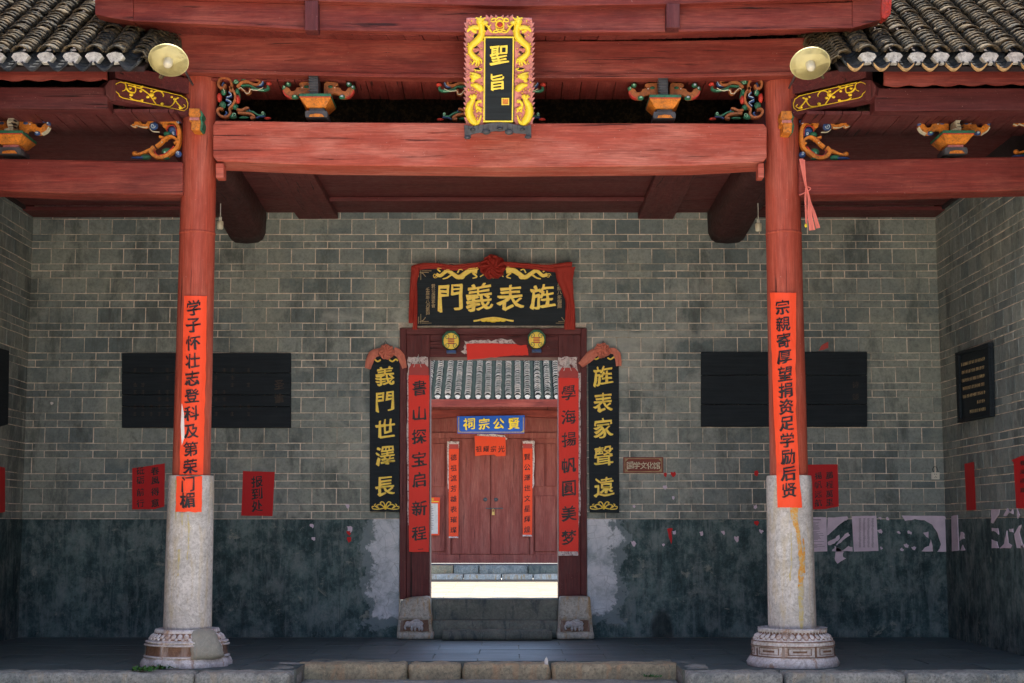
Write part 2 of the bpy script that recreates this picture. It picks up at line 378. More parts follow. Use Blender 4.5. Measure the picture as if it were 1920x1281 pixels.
def floor_mat():
    n = N('floor_stone'); p = n.pos(); oi = n.new('ShaderNodeObjectInfo').outputs['Random']
    s = n.noise(n.map(p, (1, 2.2, 1)), 1.6, 9, .7, .5); f = n.noise(n.map(p, (3, 9, 1)), 8, 6, .7)
    col = n.ramp(s, [(.3, (.040, .064, .070)), (.7, (.105, .142, .145))])
    col = n.mix(n.math('MULTIPLY', oi, .6), col, (.05, .07, .075))
    g2 = n.noise(p, 70, 3, .6); col = n.mix(n.math('MULTIPLY', n.ramp(g2, [(.70, 0.0), (.74, 1.0)]), .5), col, (.33, .33, .30))
    col = n.mix(n.math('MULTIPLY', n.ramp(f, [(.55, 0.0), (.7, 1.0)]), .4), col, (.17, .18, .175))
    return n.out(col, n.ramp(s, [(.3, .38), (.7, .6)]), n.math('ADD', s, f), .3, .006, spec=.5)
M['floor'] = floor_mat()
M['paving'] = stone_mat('courtyard_paving', (.13, .108, .078), (.185, .158, .118), (.17, .105, .06), .5, (.2, .18, .15), .4)
M['ground'] = stone_mat('front_yard_stone', (.42, .395, .35), (.56, .53, .47), None, 0, (.22, .21, .19), .4)
def tile_mat(name, cols, moss, hi):
    n = N(name); o = n.pos(); oi = n.new('ShaderNodeObjectInfo').outputs['Random']; at_ = n.new('ShaderNodeAttribute', attribute_name='rnd').outputs['Fac']
    r = n.math('FRACT', n.math('ADD', n.math('MULTIPLY', oi, 5.7), at_))
    col = n.ramp(r, [(0, cols[0]), (.5, cols[1]), (1, cols[2])])
    f = n.noise(o, 30, 6, .7); g = n.noise(o, 5, 7, .7)
    col = n.mix(n.math('MULTIPLY', n.ramp(f, [(.48, 0.0), (.62, 1.0)]), .58), col, hi)
    col = n.mix(n.math('MULTIPLY', n.ramp(g, [(.45, 0.0), (.65, 1.0)]), .5), col, moss)
    return n.out(col, .85, f, .5, .006, spec=.25)
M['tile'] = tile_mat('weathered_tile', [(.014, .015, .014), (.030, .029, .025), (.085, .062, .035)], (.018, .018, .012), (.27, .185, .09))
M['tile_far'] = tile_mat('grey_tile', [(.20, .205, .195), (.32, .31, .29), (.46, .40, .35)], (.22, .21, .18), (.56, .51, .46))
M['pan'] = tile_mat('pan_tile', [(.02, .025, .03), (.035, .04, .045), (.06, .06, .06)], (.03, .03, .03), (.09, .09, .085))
M['pan_far'] = plain('painted_shade_pan', (.012, .028, .028), .9, .4, 14)  # deep shade between the cover rows painted as a dark green base
M['plug'] = plain('white_lime_plug', (.62, .59, .52), .9, .3, 20, dirt=.5)
M['warmlip'] = plain('lit_tile_lip', (.60, .36, .14), .8, .4, 20, dirt=.5)  # warm light on the right eave lips painted into their colour
def board_mat():
    n = N('black_lacquer'); o = n.obj(); g = n.noise(n.map(o, (1.2, 1, 26)), 1.5, 6, .6); b = n.noise(o, 4, 6, .6)
    col = n.ramp(g, [(.3, (.007, .011, .015)), (.7, (.018, .026, .032))])
    return n.out(n.mix(n.math('MULTIPLY', n.ramp(b, [(.5, 0.0), (.8, 1.0)]), .4), col, (.025, .033, .038)), .6, g, .2, .004, spec=.18)
M['black'] = board_mat()
def gold_mat():
    n = N('gold_paint'); v = n.noise(n.pos(), 38, 5, .7); w = n.noise(n.pos(), 9, 5, .6)
    col = n.ramp(v, [(.32, (.90, .50, .01)), (.5, (1.0, .70, .03))])
    return n.out(n.mix(n.math('MULTIPLY', n.ramp(w, [(.6, 0.0), (.75, 1.0)]), 0.25), col, (.60, .34, .03)), .38, v, .2, .003, spec=.6)
M['gold'] = gold_mat()
M['gold_y'] = plain('bright_gold_paint', (.98, .70, .04), .42, .12, 12, .5)
M['gold_old'] = plain('dull_gold_paint', (.42, .30, .14), .5, .3, 20)
M['pink'] = plain('pink_carving', (.62, .22, .19), .6, .3, 14, dirt=.4)
M['slate'] = plain('charcoal_carving', (.075, .075, .08), .6, .35, 14)
M['ink'] = plain('ink', (.012, .010, .012), .5, .3, 40)
def paper_mat(name, c, worn=.25, cr=.5):
    n = N(name); o = n.obj(); a = n.noise(o, 4, 6, .6, .5); b = n.noise(n.map(o, (1, 1, .4)), 9, 5, .6, 1.5)
    col = n.mix(n.math('MULTIPLY', n.ramp(a, [(.5, 0.0), (.75, 1.0)]), worn), c, tuple(min(1, x * .72 + .02) for x in c))
    col = n.mix(n.math('MULTIPLY', n.ramp(n.noise(o, 45, 3, .6), [(.71, 0.0), (.77, 1.0)]), .35), col, tuple(min(1, x * .5 + .35) for x in c))
    return n.out(col, .6, b, cr, .01, spec=.3)
M['paper'] = paper_mat('red_paper', (.93, .050, .030))
M['paper_o'] = paper_mat('orange_red_paper', (.96, .085, .026), .2, .8)
M['paper_d'] = paper_mat('crimson_paper', (.55, .012, .014))
M['paper_faded'] = paper_mat('faded_red_paper', (.50, .07, .06), .6)
def notice_mat():
    n = N('pale_notice_paper'); o = n.obj(); a = n.noise(o, 5, 6, .6)
    return n.out(n.ramp(a, [(.3, (.56, .46, .54)), (.7, (.78, .66, .75))]), .8, a, .5, .01)
M['notice'] = notice_mat()
M['notice_ink'] = plain('grey_print', (.20, .17, .20), .8, .2)
M['white'] = plain('white_paper', (.74, .70, .66), .8, .12)
def torn_mat():
    n = N('torn_paper_residue'); o = n.obj(); a = n.noise(o, 22, 7, .75, 1)
    return n.out(n.ramp(a, [(.40, (.16, .04, .04)), (.48, (.62, .50, .48)), (.56, (.78, .72, .68)), (.68, (.5, .2, .17))]), .85, a, .6, .006)
M['torn'] = torn_mat()
def cloth_mat(name, c):
    n = N(name); o = n.obj(); a = n.noise(n.map(o, (5, 5, 1.4)), 5, 5, .6, .6)
    return n.out(n.ramp(a, [(.3, tuple(x * .8 for x in c)), (.7, c)]), .75, a, .5, .012, spec=.25)
M['cloth'] = cloth_mat('red_cloth', (.42, .045, .03)); M['cloth_p'] = cloth_mat('faded_coral_cloth', (.72, .24, .16))
M['orange'] = plain('orange_paint', (.70, .22, .02), .55, .3, 14, dirt=.6); M['brown'] = plain('ochre_brown_paint', (.42, .13, .035), .6, .3, 14, dirt=.6)
M['green'] = plain('green_paint', (.03, .17, .09), .55, .35, 14, dirt=.6); M['lgreen'] = plain('light_green_paint', (.30, .58, .38), .55, .2, dirt=.4)
M['blue'] = plain('blue_paint', (.035, .09, .26), .55, .35, 14, dirt=.6); M['lblue'] = plain('pale_blue_paint', (.50, .62, .72), .55, .2, dirt=.4)
M['redp'] = plain('scarlet_paint', (.62, .05, .03), .55, .25, dirt=.6); M['cream'] = plain('cream_paint', (.74, .66, .46), .6, .2, dirt=.4)
M['sign_blue'] = plain('blue_enamel_board', (.01, .10, .52), .45, .15, 6)
M['plaque_brown'] = wood('brown_plaque_wood', 0, (.20, .04, .025), (.34, .08, .05), (.38, .13, .09), .3, .4)
M['worn_ink'] = plain('worn_brown_writing', (.050, .036, .026), .7, .3, 20)
M['enamel'] = plain('cream_enamel', (.86, .76, .36), .4, .08, 8, .5); M['iron'] = plain('grey_iron', (.10, .11, .12), .5, .3, 20)
M['bulb'] = plain('frosted_glass', (.70, .64, .46), .3, .15, 30, .6)
M['plastic'] = plain('white_plastic', (.70, .68, .58), .4, .08); M['brass'] = plain('brass', (.62, .45, .16), .35, .15, 20, .5, .6)
M['weed'] = plain('weed_green', (.045, .14, .03), .6, .4, 30); M['void'] = plain('dark_wood_and_shade', (.03, .018, .018), .9, .3)  # void: near-black wood, also painted in for shade on side walls and frame
M['ribbon'] = cloth_mat('pink_ribbon', (.85, .22, .16))

# ================================================================= SETTING
def piece(mesh, name, parent, loc, rot=(0, 0, 0), kind=None):
    o = D.objects.new(name, mesh); COLL.objects.link(o); o.parent = parent
    o.location = Vector(loc) - Vector(parent['_L']); o.rotation_euler = rot; o['_L'] = tuple(loc)
    if kind: o['kind'] = kind
    return o
def mesh_of(mb, name, mats):
    me = D.meshes.new(name); me.from_pydata(mb.v, [], mb.f)
    for m in (mats if isinstance(mats, (list, tuple)) else [mats]): me.materials.append(m)
    me.polygons.foreach_set('material_index', mb.m); me.polygons.foreach_set('use_smooth', mb.sm); me.update(); return me
def rough_box(x0, x1, y0, y1, z0, z1, amp=.012, step=.08, seed=0, freq=7, skirt=0.0):
    mb = MB(); nx, ny, nz = [max(1, int(math.ceil((b - a) / step))) for a, b in ((x0, x1), (y0, y1), (z0, z1))]
    idx = {}; vv = []; fs = []
    def vid(i, j, k):
        if (i, j, k) not in idx:
            x, y, z = x0 + (x1 - x0) * i / nx, y0 + (y1 - y0) * j / ny, z0 + (z1 - z0) * k / nz
            t = (z1 - z) / max(z1 - z0, 1e-6) * skirt
            x += (-t if i == 0 else t if i == nx else 0); y += (-t if j == 0 else 0)
            p = Vector((x, y, z)); e = (i in (0, nx)) + (j in (0, ny)) + (k in (0, nz))
            n = noise.noise_vector(p * freq + Vector((seed, 0, 0))) * amp
            c = Vector(((x0 + x1) / 2, (y0 + y1) / 2, (z0 + z1) / 2)) - p
            if e >= 2: p = p + Vector((math.copysign(1, c.x) if i in (0, nx) else 0, math.copysign(1, c.y) if j in (0, ny) else 0, math.copysign(1, c.z) if k in (0, nz) else 0)) * amp * (.7 + .8 * abs(noise.noise(p * freq * 2)))
            idx[i, j, k] = len(vv); vv.append(p + n)
        return idx[i, j, k]
    for i in range(nx):
        for j in range(ny):
            fs.append((vid(i, j, 0), vid(i, j + 1, 0), vid(i + 1, j + 1, 0), vid(i + 1, j, 0)))
            fs.append((vid(i, j, nz), vid(i + 1, j, nz), vid(i + 1, j + 1, nz), vid(i, j + 1, nz)))
    for i in range(nx):
        for k in range(nz):
            fs.append((vid(i, 0, k), vid(i + 1, 0, k), vid(i + 1, 0, k + 1), vid(i, 0, k + 1)))
            fs.append((vid(i, ny, k), vid(i, ny, k + 1), vid(i + 1, ny, k + 1), vid(i + 1, ny, k)))
    for j in range(ny):
        for k in range(nz):
            fs.append((vid(0, j, k), vid(0, j, k + 1), vid(0, j + 1, k + 1), vid(0, j + 1, k)))
            fs.append((vid(nx, j, k), vid(nx, j + 1, k), vid(nx, j + 1, k + 1), vid(nx, j, k + 1)))
    mb.add(vv, fs, 0, True); return mb

def part(name, mat, parent, fn, bevel=.006, **k):
    m = MB(); fn(m); return m.build(name, M[mat] if isinstance(mat, str) else mat, parent, bevel, **k)
GH = 9.0
XL, XR = at(51, 700, W).x, at(1764, 700, W).x
YS, YC = atz(960, 1262).y, atz(960, 1245).y           # platform edge: beside the columns, and in the middle
ZD = ZY(973, W)                                        # top of the plaster dado
# ground
g = MB(); g.add([(-400, -60, -.36), (400, -60, -.36), (400, 900, -.36), (-400, 900, -.36)], [(0, 1, 2, 3)])
g.build('ground', M['ground'], kind='structure')
XK0, XK1 = at(545, 1262, YS).x, at(1288, 1262, YS).x
fl = MB(); fl.box(XL - .3, XR + .3, YC + .30, W + .6, -.34, -.006)
fl.box(XL - .3, XK0, YS + .34, YC + .3, -.34, -.006); fl.box(XK1, XR + .3, YS + .34, YC + .3, -.34, -.006)
floor = fl.build('floor', M['sill'], kind='structure')
y = YS + .345; r = 0
while y < W - .01:
    y1 = min(y + .56, W); x = XL - .1 - (r % 2) * .4; r += 1
    while x < XR + .1:
        x1 = x + .84; a, b = max(x, XL), min(x1, XR)
        ya = y
        if y < YC + .3 and b > XK0 and a < XK1:
            if y1 <= YC + .32: 
                if a < XK0 < b: b = XK0
                elif a < XK1 < b: a = XK1
                else: x = x1; continue
            else: ya = max(y, YC + .305) if (a >= XK0 and b <= XK1) else y
            if ya == y and a < XK0 < b: b = XK0
            elif ya == y and a < XK1 < b: a = XK1
        if b - a > .06 and y1 - ya > .04:
            m = MB(); hz = random.uniform(-.003, .002)
            m.box(a + .005, b - .005, ya + .006, y1 - .006, -.03, hz)
            m.build('slab', M['floor'], floor)
        x = x1
    y = y1
kb = MB(); kb.box(XL - .3, XR + .3, YC + .04, YC + .28, -.34, -.14)
kerb = kb.build('kerb', M['kerb'], kind='structure')
def kstones(px, Y, depth, z0, z1, mat, zpy):
    for i in range(len(px) - 1):
        a, b = at(px[i], zpy, Y).x + .005, at(px[i + 1], zpy, Y).x - .005
        m = rough_box(a, b, Y, Y + depth, z0, z1, .016, .05, i * 3 + px[0] * .01, 9)
        m.build('kerb_stone', M[mat], kerb)
kstones([-60, 362, 545], YS, .34, -.33, 0, 'kerb', 1262)
kstones([1288, 1472, 1700, 1990], YS, .34, -.33, 0, 'kerb', 1262)
kstones([552, 764, 866, 1033, 1281], YC, .29, -.33, 0, 'kerb_warm', 1245)
for x0, x1 in ((XK0 - .3, XK0), (XK1, XK1 + .3)):
    m = rough_box(x0, x1, YS + .35, YC + .29, -.33, .0, .008, .08, x0, 6); m.build('kerb_stone', M['kerb'], kerb)
st = rough_box(XK0 + .01, XK1 - .01, YC - .95, YC - .01, -.33, -.135, .006, .1, 4, 5)
step = st.build('step', M['kerb'], kind='structure')

# ------------------------------------------------------------- brick walls
PB = (ZY(412.2, W) - ZY(974, W)) / 10; LB = .2855
courses = []; z = ZD; i = 0
while z < 5.02:
    h = PB * (.52 if i % 3 == 2 else .24); courses.append((z, min(z + h, 5.06), i)); z += h; i += 1
XJ = at(75.9, 425, W).x
def brick_var(w, h, mp, n=5):
    out = []
    for k in range(n):
        m = MB(); add_brick(m, mp, -w / 2, w / 2, 0, h, k); out.append(m)
    return out
def add_brick(m, mp, u0, u1, v0, v1, seed=None):
    gp = .0042; e = .0035
    j = lambda: random.uniform(-.003, .003)
    a, b, c, d = u0 + gp + j(), u1 - gp + j(), v0 + gp + j(), v1 - gp + j()
    pr = .006 + random.uniform(-.0015, .002)
    vv = [mp(a, c, 0), mp(b, c, 0), mp(b, d, 0), mp(a, d, 0), mp(a + e, c + e, pr), mp(b - e, c + e + j(), pr), mp(b - e, d - e, pr), mp(a + e, d - e + j(), pr)]
    m.add(vv, [(4, 5, 6, 7), (0, 1, 5, 4), (1, 2, 6, 5), (2, 3, 7, 6), (3, 0, 4, 7)])
    return 5
def lay(parent, u0, u1, mp, holes, cap, ref, order=None):
    """bricks from u0 to u1 along the wall; largest whole ones become parts, the rest one joined part"""
    full = []; rest = []
    for z0, z1, i in courses:
        off = ref + (0 if i % 2 else LB / 2); k = math.floor((u0 - off) / LB)
        x = off + k * LB
        while x < u1:
            segs = [(max(x, u0), min(x + LB, u1))]
            for hx0, hx1, hz in holes:
                if z0 < hz - .02:
                    ns = []
                    for a, b in segs:
                        if a < hx0: ns.append((a, min(b, hx0)))
                        if b > hx1: ns.append((max(a, hx1), b))
                    segs = ns
            for a, b in segs:
                if b - a > .03: (full if (b - a > LB - .001 and i % 3 == 2 and z1 < 5.0) else rest).append((a, b, z0, z1, i))
            x += LB
    if order: full.sort(key=order)
    rest += full[cap:]; full = full[:cap]
    h = PB * .52; var = [mesh_of(v, 'brick', M['brick']) for v in brick_var(LB, h, mp_dir(mp), 6)]
    for a, b, z0, z1, i in full:
        piece(random.choice(var), 'brick', parent, mp((a + b) / 2, z0, 0))
    m = MB(); rv = []
    for a, b, z0, z1, i in rest:
        n = add_brick(m, mp, a, b, z0, z1); rv += [random.random()] * n
    o = m.build('bricks', M['brick'], parent, kind='stuff')
    at_ = o.data.attributes.new('rnd', 'FLOAT', 'FACE'); at_.data.foreach_set('value', rv)
def mp_dir(mp):
    o = mp(0, 0, 0); return lambda u, v, d: mp(u, v, d) - o
DX0, DX1 = at(750, 900, W).x, at(1100, 900, W).x; DZ = ZY(614, W); SZ = ZY(1123, W)
bw = MB(); T = .55
bw.box(XL - .25, DX0, W, W + T, -.3, 5.3); bw.box(DX1, XR + .25, W, W + T, -.3, 5.3); bw.box(DX0, DX1, W, W + T, DZ, 5.3)
back = bw.build('brick_wall', M['mortar'], label='grey brick back wall with the red gateway and a dark plastered lower band', cat='wall')
lay(back, XL, XR, lambda u, v, d: Vector((u, W - d, v)), [(DX0, DX1, DZ)], 300, XJ, order=lambda b: abs((b[0] + b[1]) / 2))
dd = MB(); dd.box(XL, DX0, W - .009, W - .0005, 0.0, ZD - .004); dd.box(DX1, XR, W - .009, W - .0005, 0.0, ZD - .004)
dd.build('plaster_dado', M['plaster'], back)
def side_wall(name, X, sgn, label, cap):
    b = MB(); y0 = 12.9
    b.box(min(X, X + sgn * .4), max(X, X + sgn * .4), y0, W, -.3, 5.25)
    o = b.build(name, M['mortar'], label=label, cat='wall')
    f = (lambda u, v, d: Vector((X - sgn * d, u, v))) if sgn > 0 else (lambda u, v, d: Vector((X - sgn * d, -u, v)))
    if sgn > 0: lay(o, y0, W, f, [], cap, W - .1, order=lambda b: -b[0])
    else: lay(o, -W, -y0, f, [], cap, -W - .05, order=lambda b: b[1])
    d = MB(); d.box(min(X - sgn * .014, X - sgn * .0005), max(X - sgn * .014, X - sgn * .0005), y0, W - .015, 0, ZD - .004)
    d.build('plaster_dado', M['plaster'], o)
    return o
rwall = side_wall('brick_wall', XR, 1, 'dark right side wall of grey brick with a small framed tablet', 200)
lwall = side_wall('brick_wall', XL, -1, 'dark left side wall of grey brick at the edge of the hall', 120)

# tall dark blocks added out of view beside the front yard to darken the side bays
for xa, xb, lab in ((-8.3, -4.3, 'unseen dark block added left of the front yard to shade the side bay'), (4.75, 8.75, 'unseen dark block added right of the front yard to shade the side bay')):
    gl = empty('yard_shade_block', ((xa + xb) / 2, 6, -.35), lab, 'light blocker')
    part('wall', 'dred_z', gl, lambda m: m.box(xa, xb, -1, 12.7, -.35, GH), 0)
    part('roof', 'tile', gl, lambda m: m.hexa([(xa - .25, -1.2, GH), (xb + .25, -1.2, GH), (xb + .25, 12.75, GH), (xa - .25, 12.75, GH), ((xa + xb) / 2 - .1, -1.2, GH + 1.4), ((xa + xb) / 2 + .1, -1.2, GH + 1.4), ((xa + xb) / 2 + .1, 12.75, GH + 1.4), ((xa + xb) / 2 - .1, 12.75, GH + 1.4)]), 0)

# ------------------------------------------------------------- gate frame and its stones
mp = plane(W - .04)
gz = W - .04
gt = empty('gate_frame', (.0, W, SZ), 'dark red timber gate frame set into the brick wall', 'door frame')
for (a, b) in ((750, 762), (1089, 1100)):
    part('outer_moulding', 'dred_z', gt, lambda m: m.rect(mp, a, 616, b, 1124, -.1, .03))
part('outer_moulding', 'dred_x', gt, lambda m: m.rect(mp, 762, 616, 1089, 628, -.1, .028))
for (a, b) in ((762, 806), (1047, 1089)):
    part('jamb', 'dred_z', gt, lambda m: m.rect(mp, a, 628, b, 1124, -.35, 0))
part('lintel', 'dred_x', gt, lambda m: m.rect(mp, 806, 628, 1047, 670, -.35, -.002))
mpf = plane(W - .17)
for cx, cy in ((846, 640), (1006, 638)):
    e = MB(); o8 = [(cx + 17.5 * math.cos(t), cy + 18.5 * math.sin(t)) for t in [math.radians(22.5 + 45 * k) for k in range(8)]]
    e.prism(plane(W - .04), o8, 0, .13); pn = e.build('gate_pin', M['green'], gt, .006)
    part('pin_face', 'gold', pn, lambda m: m.prism(mpf, [(cx + 14.5 * math.cos(k * .3927), cy + 15.5 * math.sin(k * .3927)) for k in range(16)], .001, .012), .003)
    part('pin_emblem', 'redp', pn, lambda m: [m.rect(mpf, cx - 6, cy + q, cx + 6, cy + q + 2.2, .012, .017) for q in (-5, -1, 3)], 0)
    part('pin_scrolls', 'green', pn, lambda m: [m.ribbon(mpf, spiral(cx + sx * 8, cy + sy * 8, 5, 1.1, 1.6 * sy, sx * sy), 1.1, .012, .016, sub=1) for sx in (-1, 1) for sy in (-1, 1)], 0)
    part('pin_foot', 'blue', pn, lambda m: m.rect(mpf, cx - 9, cy + 16.5, cx + 9, cy + 22, -.1, .005), .004)
th = rough_box(at(806, 1140, W).x, at(1050, 1140, W).x, W - .05, W + .4, 0, SZ, .004, .08, 1, 5)
tho = th.build('threshold_stone', M['sill'], label='long dark stone threshold under the open gate', cat='threshold')
m = rough_box(at(808, 1170, W - .22).x, at(1050, 1170, W - .22).x, W - .22, W - .06, 0, ZY(1163, W - .2), .005, .07, 2, 6); m.build('step_course', M['sill'], tho)
m = rough_box(at(828, 1190, W - .46).x, at(1036, 1190, W - .46).x, W - .46, W - .23, 0, ZY(1182, W - .46), .006, .06, 3, 6); m.build('foot_step', M['sill'], tho)
for k, (a, b, lab) in enumerate(((750, 806, 'worn stone pier with a chipped shoulder at the left foot of the gate'), (1050, 1107, 'pale stone pier carved with an elephant at the right foot of the gate'))):
    Yp = W - .30; m = rough_box(at(a, 1160, Yp).x, at(b, 1160, Yp).x, Yp, W - .02, .05, ZY(1119, Yp), .012 if k == 0 else .005, .045, 5 + k, 8, .035)
    if k == 0:
        for v in m.v:
            if v.z > .22: c = (v.z - .22) * max(0, (at(a, 1160, Yp).x + .2 - v.x)) * 1.6; v.y += c; v.z -= c * .5
    po = m.build('stone_pier', M['pier'], label=lab, cat='stone pier')
    mp_ = plane(Yp - .03)
    part('pier_band', 'pier', po, lambda m: m.rect(mp_, a - 2, 1156, b + 2, 1160, -.02, .01), .003)
    m = rough_box(at(a - 7, 1190, Yp - .03).x, at(b + 7, 1190, Yp - .03).x, Yp - .04, W - .02, 0, ZY(1184, Yp - .03), .008, .05, 8 + k, 8); m.build('pier_foot', M['pier'], po)
    cx = (a + b) / 2
    def eleph(m, cx=cx, q=1 if k else -1):
        mq = plane(Yp - .062)
        m.blob(mq, cx + 2, 1170, 14, 8, -.012, .026); m.blob(mq, cx - 13, 1171, 6, 6.5, -.012, .028)
        for dx in (-6, 0, 8, 13): m.blob(mq, cx + dx, 1178, 2.6, 6, -.012, .022)
        m.mtube(mq, [(cx - 16, 1171), (cx - 19, 1176), (cx - 17, 1181)], [2.4, 1.5], .0, 6)
        m.blob(mq, cx + 3, 1164, 6, 3.5, -.006, .026)
    part('relief_ground', 'carve', po, lambda m: m.prism(plane(Yp - .02), wob([(a + 2, 1163), (b - 3, 1163), (b - 1, 1184), (a, 1184)], 1.5, k, 4), -.02, .022), 0)
    part('elephant_relief', 'limewash', po, eleph, 0)

# ------------------------------------------------------------- columns
def column(px_off, lab, wob_, x):
    c = empty('column', (x, COL, 0), lab, 'column')
    z1, z2 = ZY(1186, COL - .25), ZY(891, COL - .2)
    for k, (rb, rt, za, zb, nm, mt) in enumerate(((.222, .212, z1, z2, 'stone_shaft', 'shaft'), (.176, .160, z2, 5.60, 'wooden_shaft', 'colwood'))):
        m = MB(); n = 30; seg = 40; vv = []
        for i in range(n + 1):
            t = i / n; z = za + (zb - za) * t; r = rb + (rt - rb) * t
            if k == 0 and i in (0, n): r -= .006
            for j in range(seg):
                a = 2 * math.pi * j / seg
                rr = r * (1 + .010 * noise.noise(Vector((math.cos(a) * 1.5 + x, math.sin(a) * 1.5, z * 2.2)))) 
                if k == 0: rr *= 1 - .018 * (1 - abs(math.cos(4 * a)))
                vv.append((x + rr * math.cos(a), COL + rr * math.sin(a), z))
        fs = [(i * seg + j, i * seg + (j + 1) % seg, (i + 1) * seg + (j + 1) % seg, (i + 1) * seg + j) for i in range(n) for j in range(seg)]
        m.add(vv, fs, 0, True); m.add(vv[-seg:], [list(range(seg))], 0)
        sh = m.build(nm, M[mt], c)
    m = MB(); zz = ZY(439, COL); m.lathe([(.1685, zz - .012), (.1720, zz - .004), (.1720, zz + .004), (.1685, zz + .012)], (x, COL, 0), 40); m.build('joint_band', M['colwood'], sh)
    return c
colL = column(0, 'left red wooden column on a pale stone shaft with a mended base', 1, -2.797)
colR = column(0, 'right red wooden column on a pale stone shaft with orange drips', -1, 2.788)
def col_base(c, x, right):
    H = ZY(1186, COL - .25); n = 34; seg = 48; prof = []
    if right: prof = [(.415, 0), (.425, .03), (.40, .075), (.385, .09), (.375, .10), (.378, .19), (.382, .20), (.38, .215), (.365, .235), (.355, .245), (.335, .275), (.30, .30), (.30, .31), (.312, .32), (.318, .345), (.300, H)]
    else: prof = [(.42, 0), (.425, .03), (.405, .065), (.385, .08), (.375, .10), (.365, .19), (.37, .20), (.365, .215), (.345, .24), (.325, .27), (.30, .29), (.30, .30), (.30, .31), (.29, .335), (.262, H)]
    k = H / prof[-1][1] if prof[-1][1] else 1
    m = MB(); vv = []
    oc = .02 if right else .075
    for r, z in prof:
        for j in range(seg):
            a = 2 * math.pi * j / seg
            rr = r * (1 - oc * (1 - abs(math.cos(4 * (a - .39))))) * (1 + .022 * noise.noise(Vector((math.cos(a) * 4 + x, math.sin(a) * 4, z * 12))) + .012 * noise.noise(Vector((math.cos(a) * 13 + x, math.sin(a) * 13, z * 40))))
            vv.append((x + rr * math.cos(a), COL + rr * math.sin(a), z))
    fs = [(i * seg + j, i * seg + (j + 1) % seg, (i + 1) * seg + (j + 1) % seg, (i + 1) * seg + j) for i in range(len(prof) - 1) for j in range(seg)]
    m.add(vv, fs, 0, True); m.add(vv[-seg:], [list(range(seg))]);
    zc = [sum(v.z for v in m.v[f[0]:f[0] + 1]) for f in m.f]
    for i, f in enumerate(m.f):
        z = m.v[f[0]].z; m.m[i] = 1 if ((.095 < z < .19 and not right) or .235 < z < .30) else 0
    b = m.build('carved_base', [M['limewash'], M['carve'] if True else 0], c)
    def rel(a, z, r, d): 
        rr = r + d; return Vector((x + rr * math.sin(a), COL - rr * math.cos(a), z))
    def rz(z):
        for (r0, z0), (r1, z1) in zip(prof, prof[1:]):
            if z0 <= z <= z1 and z1 > z0: return r0 + (r1 - r0) * (z - z0) / (z1 - z0)
        return prof[-1][0]
    def petals(m):
        for j in range(34):
            a = j * 2 * math.pi / 34
            f = lambda u, v, d: rel(a + u / .33, .240 + v, rz(.240 + v), d)
            m.blob(f, 0, .034, .024, .024, -.004, .018, nu=9, nv=4)
            f2 = lambda u, v, d: rel(a + math.pi / 34 + u / .35, .240 + v, rz(.240 + v), d)
            m.blob(f2, 0, .010, .017, .013, -.004, .014, nu=8, nv=4)
    part('petal_ring', 'limewash', b, petals, 0)
    def bands(m):
        for j in range(8):
            a0 = j * math.pi / 4 + .39
            if not right and j in (0,): continue
            f = lambda u, v, d: rel(a0 + u, v, .372, d)
            for q in (0,): m.add([f(-.03, .098, .008), f(.03, .098, .008), f(.03, .192, .008), f(-.03, .192, .008)], [(0, 1, 2, 3)])
            if right or j in (2, 3, 4):
                for ra, rb, rz0, rz1 in ((.10, .68, .112, .118), (.10, .68, .170, .176), (.10, .13, .112, .176), (.65, .68, .112, .176), (.22, .56, .135, .152)):
                    N_ = 6
                    for s_ in range(N_):
                        u0, u1 = ra + (rb - ra) * s_ / N_, ra + (rb - ra) * (s_ + 1) / N_
                        m.add([f(u0, rz0, .010), f(u1, rz0, .010), f(u1, rz1, .010), f(u0, rz1, .010)], [(0, 1, 2, 3)])
        for z_, r_ in (() if right else ((.195, .388), (.222, .378), (.09, .392))):
            m.lathe([(r_ - .02, z_ - .008), (r_, z_ - .004), (r_, z_ + .004), (r_ - .02, z_ + .008)], (x, COL, 0), 48)
    part('band_carving', 'carve' if right else 'limewash', b, bands, 0)
    if right: part('groove_rings', 'carve', b, lambda m: [m.lathe([(rz(z_) - .01, z_ - .005), (rz(z_) + .009, z_ - .003), (rz(z_) + .009, z_ + .003), (rz(z_) - .01, z_ + .005)], (x, COL, 0), 48) for z_ in (.094, .186, .228, .304)], 0)
    def ribs(m):
        for j in range(56):
            a = j * 2 * math.pi / 56; m.tube([rel(a, .300, .302, .002), rel(a, .325, .312, .004), rel(a, H - .01, .300, .0)], .0085, 5)
    if right: part('rim_ribs', 'limewash', b, ribs, 0)
    if not right:
        m = MB(); vv = []; nu, nv = 12, 10
        for i in range(nv + 1):
            for j in range(nu + 1):
                a = .30 + .86 * j / nu + .05 * noise.noise(Vector((i, j, 2))); z = .07 + .272 * i / nv
                r = .40 - .115 * (i / nv) ** 1.7 + .02 * noise.noise(Vector((a * 4, z * 9, 1))) - (.05 if j in (0, nu) or i in (0, nv) else 0)
                vv.append(rel(a + .10 * noise.noise(Vector((z * 14, a, 5))), z, r, .030))
        m.add(vv, [(i * (nu + 1) + j, i * (nu + 1) + j + 1, (i + 1) * (nu + 1) + j + 1, (i + 1) * (nu + 1) + j) for i in range(nv) for j in range(nu)], 0, True)
        m.build('cement_mend', M['mend'], b, label='grey cement mend on the broken side of the base')
col_base(colL, -2.797, False); col_base(colR, 2.788, True)

